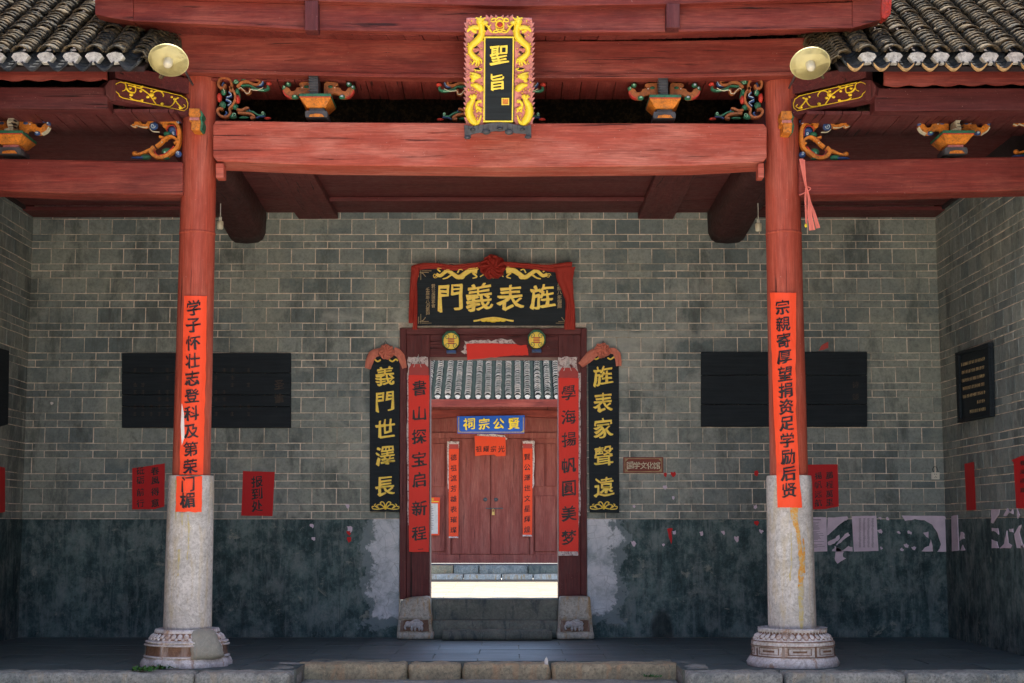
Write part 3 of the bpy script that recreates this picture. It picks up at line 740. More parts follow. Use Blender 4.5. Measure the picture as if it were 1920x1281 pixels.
# ================================================================= TIMBER ROOF STRUCTURE
def strip(m, mp, top, bot, d0, d1):
    """a board whose top and bottom lines run through photo points"""
    def lerp(L, x):
        for (a, b) in zip(L, L[1:]):
            if x <= b[0]: t = (x - a[0]) / (b[0] - a[0]); return a[1] + (b[1] - a[1]) * t
        return L[-1][1]
    xs = sorted({p[0] for p in top} | {p[0] for p in bot})
    vv = []
    for x in xs:
        a, b = mp(x, lerp(top, x), d0), mp(x, lerp(bot, x), d0); c, e = mp(x, lerp(top, x), d1), mp(x, lerp(bot, x), d1)
        vv += [a, b, e, c]
    fs = []
    for i in range(len(xs) - 1):
        for k in range(4): fs.append((i * 4 + k, i * 4 + (k + 1) % 4, (i + 1) * 4 + (k + 1) % 4, (i + 1) * 4 + k))
    fs += [(3, 2, 1, 0), tuple(len(vv) - 4 + k for k in range(4))]
    m.add(vv, fs)
# main beam
YD = 14.19; mp = plane(YD)
m = MB(); strip(m, mp, [(399, 236), (404, 226), (600, 229), (960, 231), (1300, 231), (1432, 232), (1438, 240)], [(399, 292), (406, 302), (600, 310), (960, 314), (1300, 311), (1430, 304), (1438, 296)], -.40, 0)
m.build('main_beam', M['beam'], bevel=.022, label='broad weathered red main beam between the two columns', cat='beam')
def small(name, mat, label, cat, fn, bevel=.006, group=None, **k):
    m = MB(); fn(m); return m.build(name, M[mat] if isinstance(mat, str) else mat, bevel=bevel, label=label, cat=cat, group=group, **k)
for a, b, t in ((405, 420, 'left'), (1421, 1432, 'right')):
    small('beam_wedge', 'beam', 'small square wedge under the %s end of the main beam' % t, 'wedge', lambda m: m.rect(plane(14.2), a, 307, b, 334, -.12, .02))
# side beams
small('side_beam', 'red_x', 'red side beam running left from the left column', 'beam', lambda m: strip(m, plane(14.22), [(-260, 294), (0, 297), (343, 303)], [(-260, 350), (0, 358), (120, 363), (343, 365)], -.3, 0), .02)
small('side_beam', 'red_x', 'red side beam running right from the right column', 'beam', lambda m: strip(m, plane(14.22), [(1498, 301), (1920, 293), (2180, 288)], [(1498, 366), (1700, 363), (1920, 357), (2180, 350)], -.3, 0), .02)
# upper architrave
small('architrave', 'beam' if 0 else 'red_x', 'long red architrave board across the tops of both columns', 'beam', lambda m: (strip(m, plane(14.12), [(308, 62), (480, 68), (700, 74), (1000, 77), (1300, 76), (1527, 70)], [(308, 134), (480, 138), (700, 144), (1000, 146), (1300, 145), (1527, 140)], -.16, 0),
      strip(m, plane(14.105), [(345, 129), (700, 137), (1000, 139), (1300, 138), (1500, 134)], [(345, 136), (700, 145), (1000, 147), (1300, 146), (1500, 141)], -.01, .006)), .008)
# eave fascia
YB = 13.62; mp = plane(YB)
ef = empty('eave_fascia', (0, YB, ZY(62, YB)), 'two-tier dark red eave fascia along the top of the middle bay', 'fascia')
part('lower_fascia', 'red_x', ef, lambda m: strip(m, mp, [(250, -2), (585, 8), (960, 17), (1262, 11), (1598, 4)], [(250, 40), (480, 50), (585, 57), (960, 62), (1262, 60), (1598, 53)], -.10, 0), .006)
part('fascia_lip', 'red_x', ef, lambda m: strip(m, mp, [(250, 35), (480, 45), (585, 52), (960, 58), (1262, 55), (1598, 48)], [(250, 40.5), (480, 50.5), (585, 57.5), (960, 62.5), (1262, 60.5), (1598, 53.5)], .001, .012), .003)
part('upper_fascia', 'red_x', ef, lambda m: strip(m, plane(YB - .09), [(176, -90), (585, -86), (960, -80), (1262, -84), (1640, -90)], [(176, -10), (585, 2), (960, 12), (1262, 8), (1598, -4), (1640, -8)], -.10, 0), .006)
part('end_block', 'red_x', ef, lambda m: m.prism(mp, [(178, -30), (250, -12), (250, 41), (205, 34), (179, 28)], -.14, .012), .006)
part('end_block', 'red_x', ef, lambda m: m.prism(mp, [(1598, -10), (1652, -20), (1652, 38), (1598, 54)], -.14, .012), .006)
part('carved_end', 'redp', ef, lambda m: (m.prism(mp, wob([(1652, -20), (1669, -20), (1668, 30), (1656, 39), (1651, 38)], 3, 2), -.1, .05), m.blob(mp, 1661, 24, 5, 5, .04, .02), m.blob(mp, 1661, 8, 5, 6, .04, .02)), .004)
for a, b, t, u in ((572, 597, 4, 59), (1249, 1274, 9, 54)):
    part('hook_block', 'dred_z', ef, lambda m: m.rect(plane(YB - .10), a, t, b, u, -.12, .03), .006)
# soffit boards between fascia and architrave
def boards(name, label, x0, x1, wd, fa, fb, mat='soff'):
    o = empty(name, (x0 + (x1 - x0) / 2, fa(x0)[0], fa(x0)[1]), label, 'soffit'); x = x0; k = 0
    while x < x1:
        w_ = min(wd * random.uniform(.9, 1.1), x1 - x); j = random.uniform(-.004, .004)
        a, b = fa(x + w_ / 2), fb(x + w_ / 2)
        m = MB(); m.hexa([(x + .004, a[0], a[1] + j), (x + w_ - .004, a[0], a[1] + j), (x + w_ - .004, b[0], b[1] + j), (x + .004, b[0], b[1] + j),
                         (x + .004, a[0], a[1] + .03), (x + w_ - .004, a[0], a[1] + .03), (x + w_ - .004, b[0], b[1] + .03), (x + .004, b[0], b[1] + .03)])
        m.build('plank', M[mat], o); x += w_
    return o
ztop = lambda x: ZY(62, YB) + .012 * x * x
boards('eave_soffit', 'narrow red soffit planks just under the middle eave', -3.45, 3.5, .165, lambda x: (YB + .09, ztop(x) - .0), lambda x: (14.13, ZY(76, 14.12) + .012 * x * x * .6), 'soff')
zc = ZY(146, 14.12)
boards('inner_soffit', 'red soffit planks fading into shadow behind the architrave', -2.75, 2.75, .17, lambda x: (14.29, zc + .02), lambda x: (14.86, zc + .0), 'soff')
# side bays: fascia with scalloped edge, purlin, boards
def side_eave(sg):
    X = lambda px: px if sg < 0 else 1838 - px
    Yf = 13.46; mp = plane(Yf)
    t = 'left' if sg < 0 else 'right'
    o = empty('side_fascia', at(X(80), 140, Yf), 'scalloped red fascia board under the %s tiled eave' % t, 'fascia')
    xs0, xs1 = (-240, 200) if sg < 0 else (1658, 2160)
    n = 3 * int((xs1 - xs0) / 24); poly = [(xs1, 121), (xs0, 119)] if sg < 0 else [(xs1, 113), (xs0, 125)]
    for i in range(n + 1):
        x = xs0 + (xs1 - xs0) * i / n; by = (147 if sg < 0 else (158 - (x - 1658) * .012))
        poly.append((x, by + 4.0 * abs(math.sin((x - xs0) / 48 * math.pi))))
    part('scalloped_board', 'red_x', o, lambda m: m.prism(mp, poly, -.035, 0), 0)
    y0, y1 = (163, 202) if sg < 0 else (165, 208)
    small('purlin', 'dred_x', 'dark red purlin behind the scalloped board on the %s' % t, 'purlin', lambda m: strip(m, plane(13.75), [(xs0, y0), (202, y0)] if sg < 0 else [(1640, y0), (xs1, y0)], [(xs0, y1), (202, y1 + 3)] if sg < 0 else [(1640, y1), (xs1, y1 - 2)], -.2, 0), .01)
    zs = ZY(203 if sg < 0 else 207, 13.75)
    x0, x1 = (XL - .2, -2.95) if sg < 0 else (2.95, XR + .2)
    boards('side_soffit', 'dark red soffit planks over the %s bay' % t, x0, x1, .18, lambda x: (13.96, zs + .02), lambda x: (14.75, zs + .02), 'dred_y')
side_eave(-1); side_eave(1)
# low ceiling in front of the brick wall
ZC = ZY(399.5, W)
ce = empty('low_ceiling', (0, W, ZC), 'shadowed dark red board ceiling between columns and brick wall', 'ceiling')
y = 14.75; k = 0
while y < W - .02:
    y1 = min(y + .62, W - .002)
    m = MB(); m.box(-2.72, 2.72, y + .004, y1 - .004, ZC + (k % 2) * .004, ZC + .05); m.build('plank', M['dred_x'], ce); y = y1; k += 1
for a, b in ((560, 634), (1196, 1262)):
    xa, xb = at(a, 400, W).x, at(b, 400, W).x
    m = MB(); m.box(xa, xb, 14.8, W - .003, ZC - .075, ZC - .001); m.build('joist', M['dred_y'], ce, .008)
m = MB(); m.box(at(634, 400, W).x + .002, at(1196, 400, W).x - .002, W - .9, W - .82, ZC - .05, ZC - .001); m.box(at(634, 400, W).x + .002, at(1196, 400, W).x - .002, 15.35, 15.43, ZC - .05, ZC - .001); m.build('cross_batten', M['dred_x'], ce, .006)
for sx in (-1, 1):
    def lat(m, sx=sx):
        cx = .2 + sx * 1.42
        for i in range(5): m.box(cx - .2 + i * .09, cx - .175 + i * .09, 15.0, 15.36, ZC - .02, ZC - .002)
        for i in range(4): m.box(cx - .2, cx + .19, 15.0 + i * .1, 15.025 + i * .1, ZC - .03, ZC - .021)
    part('fretwork', 'void', ce, lat, 0)
for sg, lab in ((-1, 'dark board ceiling stepping up over the left bay'), (1, 'dark board ceiling stepping up over the right bay')):
    x0, x1 = (XL, -2.9) if sg < 0 else (2.9, XR)
    zs = ZY(408, W); so = empty('side_ceiling', ((x0 + x1) / 2, W, zs), lab, 'ceiling')
    for k in range(5):
        y1 = W - .002 - k * .42; y0 = W - (k + 1) * .42 if k < 4 else 14.6
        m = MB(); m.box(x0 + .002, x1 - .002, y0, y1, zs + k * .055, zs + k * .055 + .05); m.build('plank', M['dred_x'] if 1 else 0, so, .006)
# cross beams from column to wall
for sg in (-1, 1):
    pts = []
    X0 = sg * 2.74; 
    zb = ZY(456, W - .05); xa, xb = (at(427, 430, W).x, at(500, 430, W).x) if sg < 0 else (at(1326, 430, W).x, at(1400, 430, W).x)
    cx = (xa + xb) / 2; hw = (xb - xa) / 2
    m = MB(); vv = []; n = 12
    for i in range(n + 1):
        t = i / n; y = 14.36 + (W - .01 - 14.36) * t; cxx = X0 * (1 - t) + cx * t if 0 else cx + (X0 - cx) * (1 - t) * .6
        h = .62; lift = .05 * math.sin(math.pi * t) + (.10 * (1 - t))
        for a in range(16):
            q = 2 * math.pi * a / 16; c, s_ = math.cos(q), math.sin(q)
            ex = lambda v: math.copysign(abs(v) ** .55, v)
            vv.append((cxx + hw * ex(c), y, zb + h / 2 + lift + h / 2 * ex(s_)))
    fs = [(i * 16 + k, i * 16 + (k + 1) % 16, (i + 1) * 16 + (k + 1) % 16, (i + 1) * 16 + k) for i in range(n) for k in range(16)] + [list(range(16))[::-1], list(range(n * 16, n * 16 + 16))]
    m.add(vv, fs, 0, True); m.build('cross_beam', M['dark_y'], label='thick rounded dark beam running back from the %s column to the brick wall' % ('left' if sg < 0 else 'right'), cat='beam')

# ------------------------------------------------------------- tiled roofs
def tile_mesh(r, ln, th, convex, seg, mats):
    m = MB(); vv = []; s_ = 1 if convex else -1
    for yy, dz in ((-ln / 2, .0), (ln / 2, -.006 if convex else .0)):
        for rr in (r, r - th):
            for i in range(seg + 1):
                a = math.pi * (.06 + .88 * i / seg); vv.append((rr * math.cos(a), yy, s_ * rr * math.sin(a) * .86 + dz))
    n = seg + 1; f = []
    for i in range(seg):
        f.append((i, i + 1, 2 * n + i + 1, 2 * n + i)[::-1]); f.append((n + i, n + i + 1, 3 * n + i + 1, 3 * n + i)); f.append((i, i + 1, n + i + 1, n + i))
    f += [(0, n, 3 * n, 2 * n), (seg, n + seg, 3 * n + seg, 2 * n + seg)[::-1]]
    m.add(vv, f, 0, True); return m
def tiled(root, rows, pans, Ye, Ze, tan, ln_up, exp_, r, cap, mt, mp_mat, vis_len, plug=True, lipmat='pan', seg=6, tlt=.20, drop=.0, prf=1.02):
    ang = math.atan(tan); ca, sa = math.cos(ang), math.sin(ang)
    vr = [mesh_of(tile_mesh(r * random.uniform(.95, 1.05), .16, .017, True, seg, None), 'tile', M[mt]) for _ in range(5)]
    lst = []
    for x in rows:
        u = 0; k = 0
        while u < ln_up: lst.append((u, x, k)); u += exp_ * random.uniform(.85, 1.15); k += 1
    lst.sort(key=lambda t: (t[0]))
    m = MB(); rv = []
    proto = tile_mesh(r, .16, .017, True, 5, None)
    for q, (u, x, k) in enumerate(lst):
        du = u + .09; lift = .028 + random.uniform(-.006, .006) + (.012 if k % 9 == 0 else 0)
        p = Vector((x + random.uniform(-.007, .007), Ye + du * ca - lift * sa, Ze + du * sa + lift * ca)); rx = ang - tlt + random.uniform(-.03, .03); rz = random.uniform(-.05, .05)
        if q < cap: piece(random.choice(vr), 'tile', root, p, (rx, random.uniform(-.03, .03), rz))
        else:
            c, s_ = math.cos(rx), math.sin(rx)
            m.add([(p.x + v.x, p.y + v.y * c - v.z * s_, p.z + v.y * s_ + v.z * c) for v in proto.v], proto.f, 0, True); rv += [random.random()] * len(proto.f)
    o = m.build('cover_tiles', M[mt], root, kind='stuff') if m.v else None
    if o: a = o.data.attributes.new('rnd', 'FLOAT', 'FACE'); a.data.foreach_set('value', rv)
    m = MB(); rv = []; pm = tile_mesh(r * prf, .19, .014, False, 5, None)
    for x in pans:
        u = -.02
        while u < ln_up:
            du = u + .09; rx = ang - .1; c, s_ = math.cos(rx), math.sin(rx); off = random.uniform(-.008, .008)
            m.add([(x + off + v.x, Ye + du * ca + v.y * c - (v.z + .03) * s_ , Ze - .034 - drop + du * sa + v.y * s_ + (v.z + .03) * c) for v in pm.v], pm.f, 0, True); rv += [random.random()] * len(pm.f); u += .085
    o = m.build('pan_tiles', M[mp_mat], root, kind='stuff'); a = o.data.attributes.new('rnd', 'FLOAT', 'FACE'); a.data.foreach_set('value', rv)
    for x in rows:
        if plug:
            j = random.uniform(-.006, .006); w_ = r * .86
            m = MB(); fpl = lambda a_, b_, d_: Vector((x + a_, Ye - d_, Ze + b_))
            m.prism(fpl, [(-w_, .035 + j), (-w_ * .75, .062), (0, .075), (w_ * .75, .062), (w_, .035 - j), (w_ * .42, -.028 + j), (-w_ * .42, -.028)], -.06, .012)
            m.build('lime_plug', M['plug'], root, .004)
    for x in pans:
        m = MB(); jx = random.uniform(-.008, .008); w_ = r * .80
        fpl = lambda a_, b_, d_: Vector((x + jx + a_, Ye - d_, Ze + b_))
        N_ = 8; top = [(-w_ + 2 * w_ * i / N_, -.030 - .055 * math.sin(math.pi * i / N_)) for i in range(N_ + 1)]
        bot = [(a_ * .96, b_ - .022) for a_, b_ in top][::-1]
        m.prism(fpl, top + bot, 0, .03); m.build('drip_lip', M[lipmat], root)
YE = 13.3
def eave_roof(sg):
    pl = [-8, 38, 86, 134, 176, 216] if sg < 0 else [1627, 1676, 1720, 1764, 1810, 1856, 1904]
    ze = ZY(113, YE)
    rows = [at(p, 113, YE).x for p in pl]
    d = .222
    rows = ([rows[0] - d * k for k in (3, 2, 1)] + rows) if sg < 0 else rows + [rows[-1] + d * k for k in (1, 2, 3)]
    pans = [(a + b) / 2 for a, b in zip(rows, rows[1:])]
    pans = pans + [rows[-1] + .12] if sg < 0 else [rows[0] - .12] + pans
    t = 'left' if sg < 0 else 'right'
    root = empty('tiled_roof', (sum(rows) / len(rows), YE, ze), 'dark weathered tile roof with white plugged row ends over the %s bay' % t, 'roof')
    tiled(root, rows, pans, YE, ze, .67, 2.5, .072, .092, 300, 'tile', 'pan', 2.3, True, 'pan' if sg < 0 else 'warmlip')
    # verge of stacked tiles toward the middle bay
    xe = rows[-1] + .2 if sg < 0 else rows[0] - .2
    def verge(m):
        u = 0
        while u < 2.4:
            for q in range(3):
                x = xe - sg * 0 + (-sg) * (q * .07); p = Vector((x, YE + .1 + u * .83 - .0, ze + .045 + u * .556 - q * .055))
                mm = tile_mesh(.085, .17, .014, True, 4, None); tl_ = random.uniform(.2, .34); c, s_ = math.cos(tl_), math.sin(tl_); ry = (-sg) * (.55 + .3 * q + random.uniform(-.06, .06))
                for v in mm.v:
                    a = v.x * math.cos(ry) + v.z * math.sin(ry); b = -v.x * math.sin(ry) + v.z * math.cos(ry)
                    v.x, v.z = a, b; v.y, v.z = v.y * c - v.z * s_, v.y * s_ + v.z * c
                m.add([v + p + Vector((random.uniform(-.01, .01), 0, 0)) for v in mm.v], mm.f, 0, True)
            u += .07
    part('verge_tiles', 'tile', root, verge, 0, kind='stuff')
    x0, x1 = (XL - .5, rows[-1] + .25) if sg < 0 else (rows[0] - .25, XR + .5)
    m = MB(); tanr = .67
    m.hexa([(x0, YE + .05, ze - .09), (x1, YE + .05, ze - .09), (x1, 17.6, ze - .06 + 4.3 * tanr), (x0, 17.6, ze - .06 + 4.3 * tanr), (x0, YE + .05, ze - .045), (x1, YE + .05, ze - .045), (x1, 17.6, ze - .0 + 4.3 * tanr), (x0, 17.6, ze + 4.3 * tanr)])
    m.build('roof_deck', M['void'], root)
    return root
eave_roof(-1); eave_roof(1)
for X_, t_ in ((XL + .012, 'left'), (XR - .042, 'right')):
    small('shade_board', 'void', 'dark board standing in for shade high on the %s side wall' % t_, 'board', lambda m: m.box(X_, X_ + .03, 13.5, 17.9, 4.94, 5.32), 0)  # dark sheets added over the lit upper brick to give black shade
# main roof over the middle and the back slope: keeps the hall dark
mr = MB(); zb_ = ZY(-70, YB)
mr.hexa([(-3.6, YB - .12, zb_), (3.6, YB - .12, zb_), (3.6, 17.6, zb_ + 2.3), (-3.6, 17.6, zb_ + 2.3), (-3.6, YB - .12, zb_ + .1), (3.6, YB - .12, zb_ + .1), (3.6, 17.6, zb_ + 2.4), (-3.6, 17.6, zb_ + 2.4)])
mr.hexa([(-6.1, 17.6, 8.45), (6.1, 17.6, 8.45), (6.1, 21.2, 5.9), (-6.1, 21.2, 5.9), (-6.1, 17.6, 8.6), (6.1, 17.6, 8.6), (6.1, 21.2, 6.05), (-6.1, 21.2, 6.05)])
for s_ in (-1, 1): mr.box(min(s_ * 3.62, s_ * 3.5), max(s_ * 3.62, s_ * 3.5), 14.3, 17.6, 5.2, 8.5)
for s_ in (-1, 1): mr.box(*((XL - .6, XL - .2) if s_ < 0 else (XR + .2, XR + .6)), 14.0, 17.6, 5.0, 8.1)
mr.box(-6.1, 6.1, 17.55, 17.62, 5.3, 8.5)
mr.build('main_roof', M['tile'], label='high main roof above the middle bay and its back slope', cat='roof')

# ------------------------------------------------------------- carved brackets
def scroll_part(root, mp, items):
    for mat, shapes in items.items():
        m = MB()
        for sh in shapes:
            k = sh[0]
            if k == 'r': m.ribbon(mp, sh[1], sh[2], sh[3] if len(sh) > 3 else 0, sh[4] if len(sh) > 4 else .05)
            elif k == 'b': m.blob(mp, *sh[1:5], sh[5] if len(sh) > 5 else .02, sh[6] if len(sh) > 6 else .035)
            elif k == 's': m.ribbon(mp, spiral(*sh[1:7]), sh[7], sh[8] if len(sh) > 8 else .05, sh[9] if len(sh) > 9 else .065, sub=1)
            elif k == 'p': m.prism(mp, sh[1], sh[2], sh[3])
        m.build({'brown': 'vine', 'orange': 'vine', 'green': 'leaves', 'lgreen': 'leaf_curls', 'blue': 'cloud_scrolls', 'lblue': 'cloud_edges', 'redp': 'flowers', 'cream': 'pale_edging', 'slate': 'neck'}[mat], M[mat], root, kind=None if mat in ('brown', 'orange', 'slate') else 'stuff')
MID_BRACKET = {
 'brown': [('r', [(320, 210), (338, 130), (300, 65), (225, 60), (188, 110), (205, 162), (250, 160), (262, 125)], 30, 0, .06),
           ('r', [(315, 150), (365, 215), (378, 290), (350, 355), (312, 400), (322, 450), (285, 488), (220, 482), (178, 435), (195, 398), (240, 402)], 30, 0, .06),
           ('r', [(400, 160), (440, 112), (510, 95), (570, 122), (635, 125), (650, 90), (605, 78)], (40, 22), 0, .055),
           ('r', [(540, 170), (536, 210), (505, 222), (478, 195), (440, 172)], (30, 20), 0, .05),
           ('r', [(395, 405), (445, 415), (500, 390), (530, 392)], (34, 24), 0, .055),
           ('r', [(405, 440), (480, 445), (550, 455), (590, 490), (545, 500)], (28, 30), 0, .05)],
 'green': [('r', [(440, 140), (530, 135), (600, 168), (690, 185), (745, 165), (735, 140)], (20, 26), .0, .045), ('b', 385, 85, 48, 32), ('b', 470, 72, 45, 12), ('b', 240, 205, 32, 38), ('b', 395, 200, 26, 40), ('b', 228, 350, 40, 45), ('b', 372, 370, 36, 34),
           ('b', 345, 480, 48, 28), ('b', 470, 492, 60, 14), ('r', [(500, 425), (570, 430), (640, 470), (695, 455), (690, 435)], (16, 24), 0, .045), ('b', 415, 262, 18, 60)],
 'lgreen': [('s', 385, 95, 22, 1.2, 0, 1, 6), ('s', 370, 470, 26, 1.2, 2, 1, 6), ('r', [(560, 178), (640, 192), (700, 192)], 7, .045, .055), ('s', 690, 448, 18, 1, 1, 1, 6)],
 'redp': [('b', 195, 268, 28, 55, .02, .05), ('b', 405, 290, 28, 50, .03, .05), ('b', 748, 110, 34, 24, .02, .04), ('b', 735, 500, 40, 16, .02, .03)],
 'blue': [('r', [(300, 205), (330, 245), (275, 272)], 20, 0, .04), ('r', [(270, 295), (325, 325), (290, 362)], 22, 0, .04), ('r', [(245, 95), (225, 130), (250, 140)], 18, 0, .03), ('r', [(240, 480), (280, 440), (260, 425)], 16, 0, .03), ('r', [(560, 120), (660, 140), (690, 90)], 14, 0, .04), ('r', [(410, 430), (500, 440), (540, 405)], 12, 0, .045), ('r', [(610, 500), (650, 478), (710, 480)], 12, 0, .04)],
 'lblue': [('r', [(305, 203), (335, 245), (280, 265)], 6, .04, .05), ('r', [(275, 290), (332, 322), (296, 360)], 6, .04, .05), ('r', [(570, 112), (655, 132), (682, 90)], 5, .04, .05)],
 'cream': [('r', [(415, 180), (440, 165), (478, 200), (500, 228), (535, 222), (548, 188), (620, 195), (690, 165)], 7, .05, .058), ('r', [(228, 165), (250, 190), (262, 225)], 6, .05, .058)],
}
def fl(items, cx):                     # mirror left-right
    def mx(sh):
        sh = list(sh)
        if sh[0] in 'rp': sh[1] = [(2 * cx - x, y) for x, y in sh[1]]
        else:
            sh[1] = 2 * cx - sh[1]
            if sh[0] == 's': sh[5] = math.pi - sh[5]; sh[6] = -sh[6]
        return tuple(sh)
    return {k: [mx(s_) for s_ in v] for k, v in items.items()}
def scaled_y(items, y0, k):
    return items
YK = 14.34
def bracket(label, mp, items, base_px):
    o = empty('corner_bracket', at(*base_px, YK), label, 'bracket'); scroll_part(o, mp, items); return o
bracket('painted scroll bracket with red flowers beside the left column', plane(YK, 380, 140, 6), MID_BRACKET, (450, 228))
bracket('painted scroll bracket with red flowers beside the right column', plane(YK, 380, 141, 6), fl(MID_BRACKET, (919 - 380) * 6), (1385, 230))
tips = {k: [s_ for s_ in v if (s_[1][-1][0] if s_[0] in 'rp' else s_[1]) > 400] for k, v in MID_BRACKET.items()}
bracket('scroll bracket tips showing at the left of the black tablet', plane(YK, 820 + 128, 142, 6), fl(tips, 0), (850, 230))
bracket('scroll bracket tips showing at the right of the black tablet', plane(YK, 1022 - 128, 142, 6), tips, (1010, 230))
SIDE_BRACKET = {
 'orange': [('r', [(1262, 540), (1290, 545), (1300, 515), (1345, 540), (1400, 545), (1430, 505), (1500, 485), (1560, 520), (1590, 565)], (26, 46), 0, .05), ('r', [(1340, 480), (1310, 490), (1340, 520)], 22, 0, .05),
            ('r', [(1560, 560), (1600, 510), (1665, 515), (1702, 570), (1706, 660), (1690, 740), (1640, 790), (1560, 842), (1480, 835), (1438, 785), (1470, 745)], (34, 42), 0, .055),
            ('r', [(1490, 745), (1530, 715), (1580, 665), (1640, 650), (1690, 690), (1660, 715)], (34, 22), .01, .065), ('r', [(1520, 650), (1555, 660), (1590, 685)], (26, 20), .01, .06),
            ('b', 1282, 803, 28, 24, .02, .03), ('r', [(1300, 815), (1350, 805), (1420, 775), (1460, 770)], (18, 34), 0, .05)],
 'blue': [('b', 1460, 545, 44, 42), ('b', 1640, 580, 44, 34), ('b', 1655, 620, 28, 24), ('b', 1695, 495, 30, 26), ('b', 1695, 810, 34, 32), ('p', [(1205, 480), (1270, 478), (1265, 505), (1230, 505)], 0, .03), ('b', 1330, 845, 90, 14)],
 'lblue': [('s', 1460, 550, 24, 1.2, 0, 1, 7), ('s', 1655, 617, 14, 1.1, 1, 1, 6), ('s', 1700, 510, 15, 1.1, 1, 1, 6), ('s', 1698, 803, 16, 1.1, 1, 1, 6)],
 'green': [('b', 1585, 785, 52, 38), ('b', 1385, 838, 52, 28), ('b', 1590, 620, 38, 28), ('b', 1400, 492, 50, 14), ('b', 1590, 490, 40, 14), ('b', 1560, 850, 60, 12)],
 'lgreen': [('b', 1572, 798, 12, 14, .04, .02), ('b', 1580, 495, 12, 12, .03, .02)],
 'redp': [('r', [(1595, 600), (1600, 560), (1650, 545), (1680, 580), (1685, 640)], 7, .05, .06), ('r', [(1470, 770), (1500, 825), (1560, 820), (1620, 780), (1660, 740)], 7, .05, .06), ('r', [(1540, 680), (1570, 660)], 8, .05, .065)],
 'cream': [('r', [(1250, 545), (1290, 560), (1300, 545), (1350, 560), (1410, 560)], 5, .03, .055), ('r', [(1430, 575), (1460, 600), (1520, 605)], 6, .03, .05), ('b', 1548, 708, 7, 7, .06, .01)],
}
bracket('orange dragon scroll bracket beside the left column in the left bay', plane(YK, 0, 130, 5.0526), SIDE_BRACKET, (295, 298))
bracket('orange dragon scroll bracket beside the right column in the right bay', plane(YK, 0, 131, 5.0526), fl(SIDE_BRACKET, 919.5 * 5.0526), (1550, 300))
bracket('orange scroll bracket cut by the right edge of the view', plane(YK, 1890 - 240, 127, 5.0526), SIDE_BRACKET, (1930, 295))
def dougong(cx, dy, side, label):
    o = empty('bracket_set', at(cx, 228 + dy, YK), label, 'bracket set'); mp = plane(YK, cx - 1305 / 6, 140 + dy, 6)
    sc = 'blue' if side else 'green'
    part('block', 'orange', o, lambda m: [m.add([mp(1120, 325, .22), mp(1470, 325, .22), mp(1400, 412, .14), mp(1190, 412, .14), mp(1120, 325, -.2), mp(1470, 325, -.2), mp(1400, 412, -.14), mp(1190, 412, -.14)], [(0, 1, 2, 3)[::-1], (4, 5, 6, 7), (0, 4, 5, 1)[::-1], (3, 2, 6, 7)[::-1], (0, 3, 7, 4)[::-1], (1, 5, 6, 2)[::-1]])], .004)
    part('block_top', 'green', o, lambda m: m.rect(mp, 1118, 286, 1472, 318, -.22, .225), .004)
    part('block_line', 'redp', o, lambda m: m.rect(mp, 1122, 319, 1466, 329, -.2, .223), 0)
    part('neck', 'pink' if side else 'slate', o, lambda m: m.rect(mp, 1212, 413, 1385, 446, -.1, .11), .003)
    part('foot', 'slate', o, lambda m: m.prism(mp, [(1178, 448), (1408, 448), (1422, 470), (1420, 520), (1172, 520), (1170, 470)], -.14, .14), .004)
    part('foot_patch', 'orange', o, lambda m: m.prism(mp, [(1225, 495), (1290, 485), (1360, 490), (1385, 520), (1215, 520)], .141, .148), 0)
    arm = [(1240, 108), (1180, 95), (1110, 98), (1082, 125), (1112, 152), (1060, 160), (1048, 188), (1000, 200), (975, 165), (930, 150), (905, 185), (935, 235), (990, 270), (1060, 272), (1085, 232), (1150, 225), (1175, 278), (1240, 288)]
    for q in (0, 1):
        f = (lambda x: x) if not q else (lambda x: 2 * 1305 - x)
        part('scroll_arm', 'orange' if side else 'brown', o, lambda m: m.prism(mp, [(f(x), y) for x, y in spline(arm, 2, True)], -.03, .04), .004)
        part('arm_rim', 'cream' if side else 'redp', o, lambda m: m.ribbon(mp, [(f(x), y) for x, y in [(908, 195), (935, 240), (990, 272)]], 16, -.01, .05), 0)
        part('arm_curls', sc, o, lambda m: (m.blob(mp, f(965), 117, 34, 28, .02, .04), m.blob(mp, f(1040), 260, 42, 26, .02, .04), m.blob(mp, f(918), 155, 26, 30, .02, .035), m.blob(mp, f(1190), 272, 40, 20, .02, .05), m.blob(mp, f(1170), 150, 34, 20, .03, .02)), 0)
        part('curl_eyes', 'lgreen' if not q else 'lblue', o, lambda m: (m.blob(mp, f(965), 117, 15, 13, .055, .012), m.blob(mp, f(1040), 258, 18, 12, .055, .012), m.blob(mp, f(922), 152, 11, 12, .05, .012), m.blob(mp, f(1192), 270, 16, 9, .065, .012)), 0)
        part('arm_eye', 'white', o, lambda m: m.blob(mp, f(1122), 160, 8, 7, .04, .01), 0)
    if side:
        part('hook', 'cream', o, lambda m: m.ribbon(mp, [(1345, 20), (1330, 40), (1335, 110), (1300, 180), (1320, 250), (1250, 275)], (70, 60), .0, .16), .004)
        part('hook_lines', 'ink', o, lambda m: [m.rect(mp, 1296, y_, 1372, y_ + 6, .1, .163) for y_ in (60, 90, 120, 150, 190, 225)], 0)
    else:
        part('hook', 'slate', o, lambda m: m.prism(mp, [(1212, 12), (1324, 12), (1328, 285), (1236, 285), (1222, 100)], -.02, .20), .006)
        part('hook_ridges', 'slate', o, lambda m: [m.rect(mp, 1216, y_, 1326, y_ + 8, .2, .212) for y_ in range(36, 280, 30)], 0)
dougong(598, 0, False, 'painted bracket set on the main beam left of the black tablet')
dougong(1245, 2, False, 'painted bracket set on the main beam right of the black tablet')
dougong(28, 68, True, 'orange and cream bracket set on the left side beam')
dougong(1787, 68, True, 'orange and cream bracket set on the right side beam')
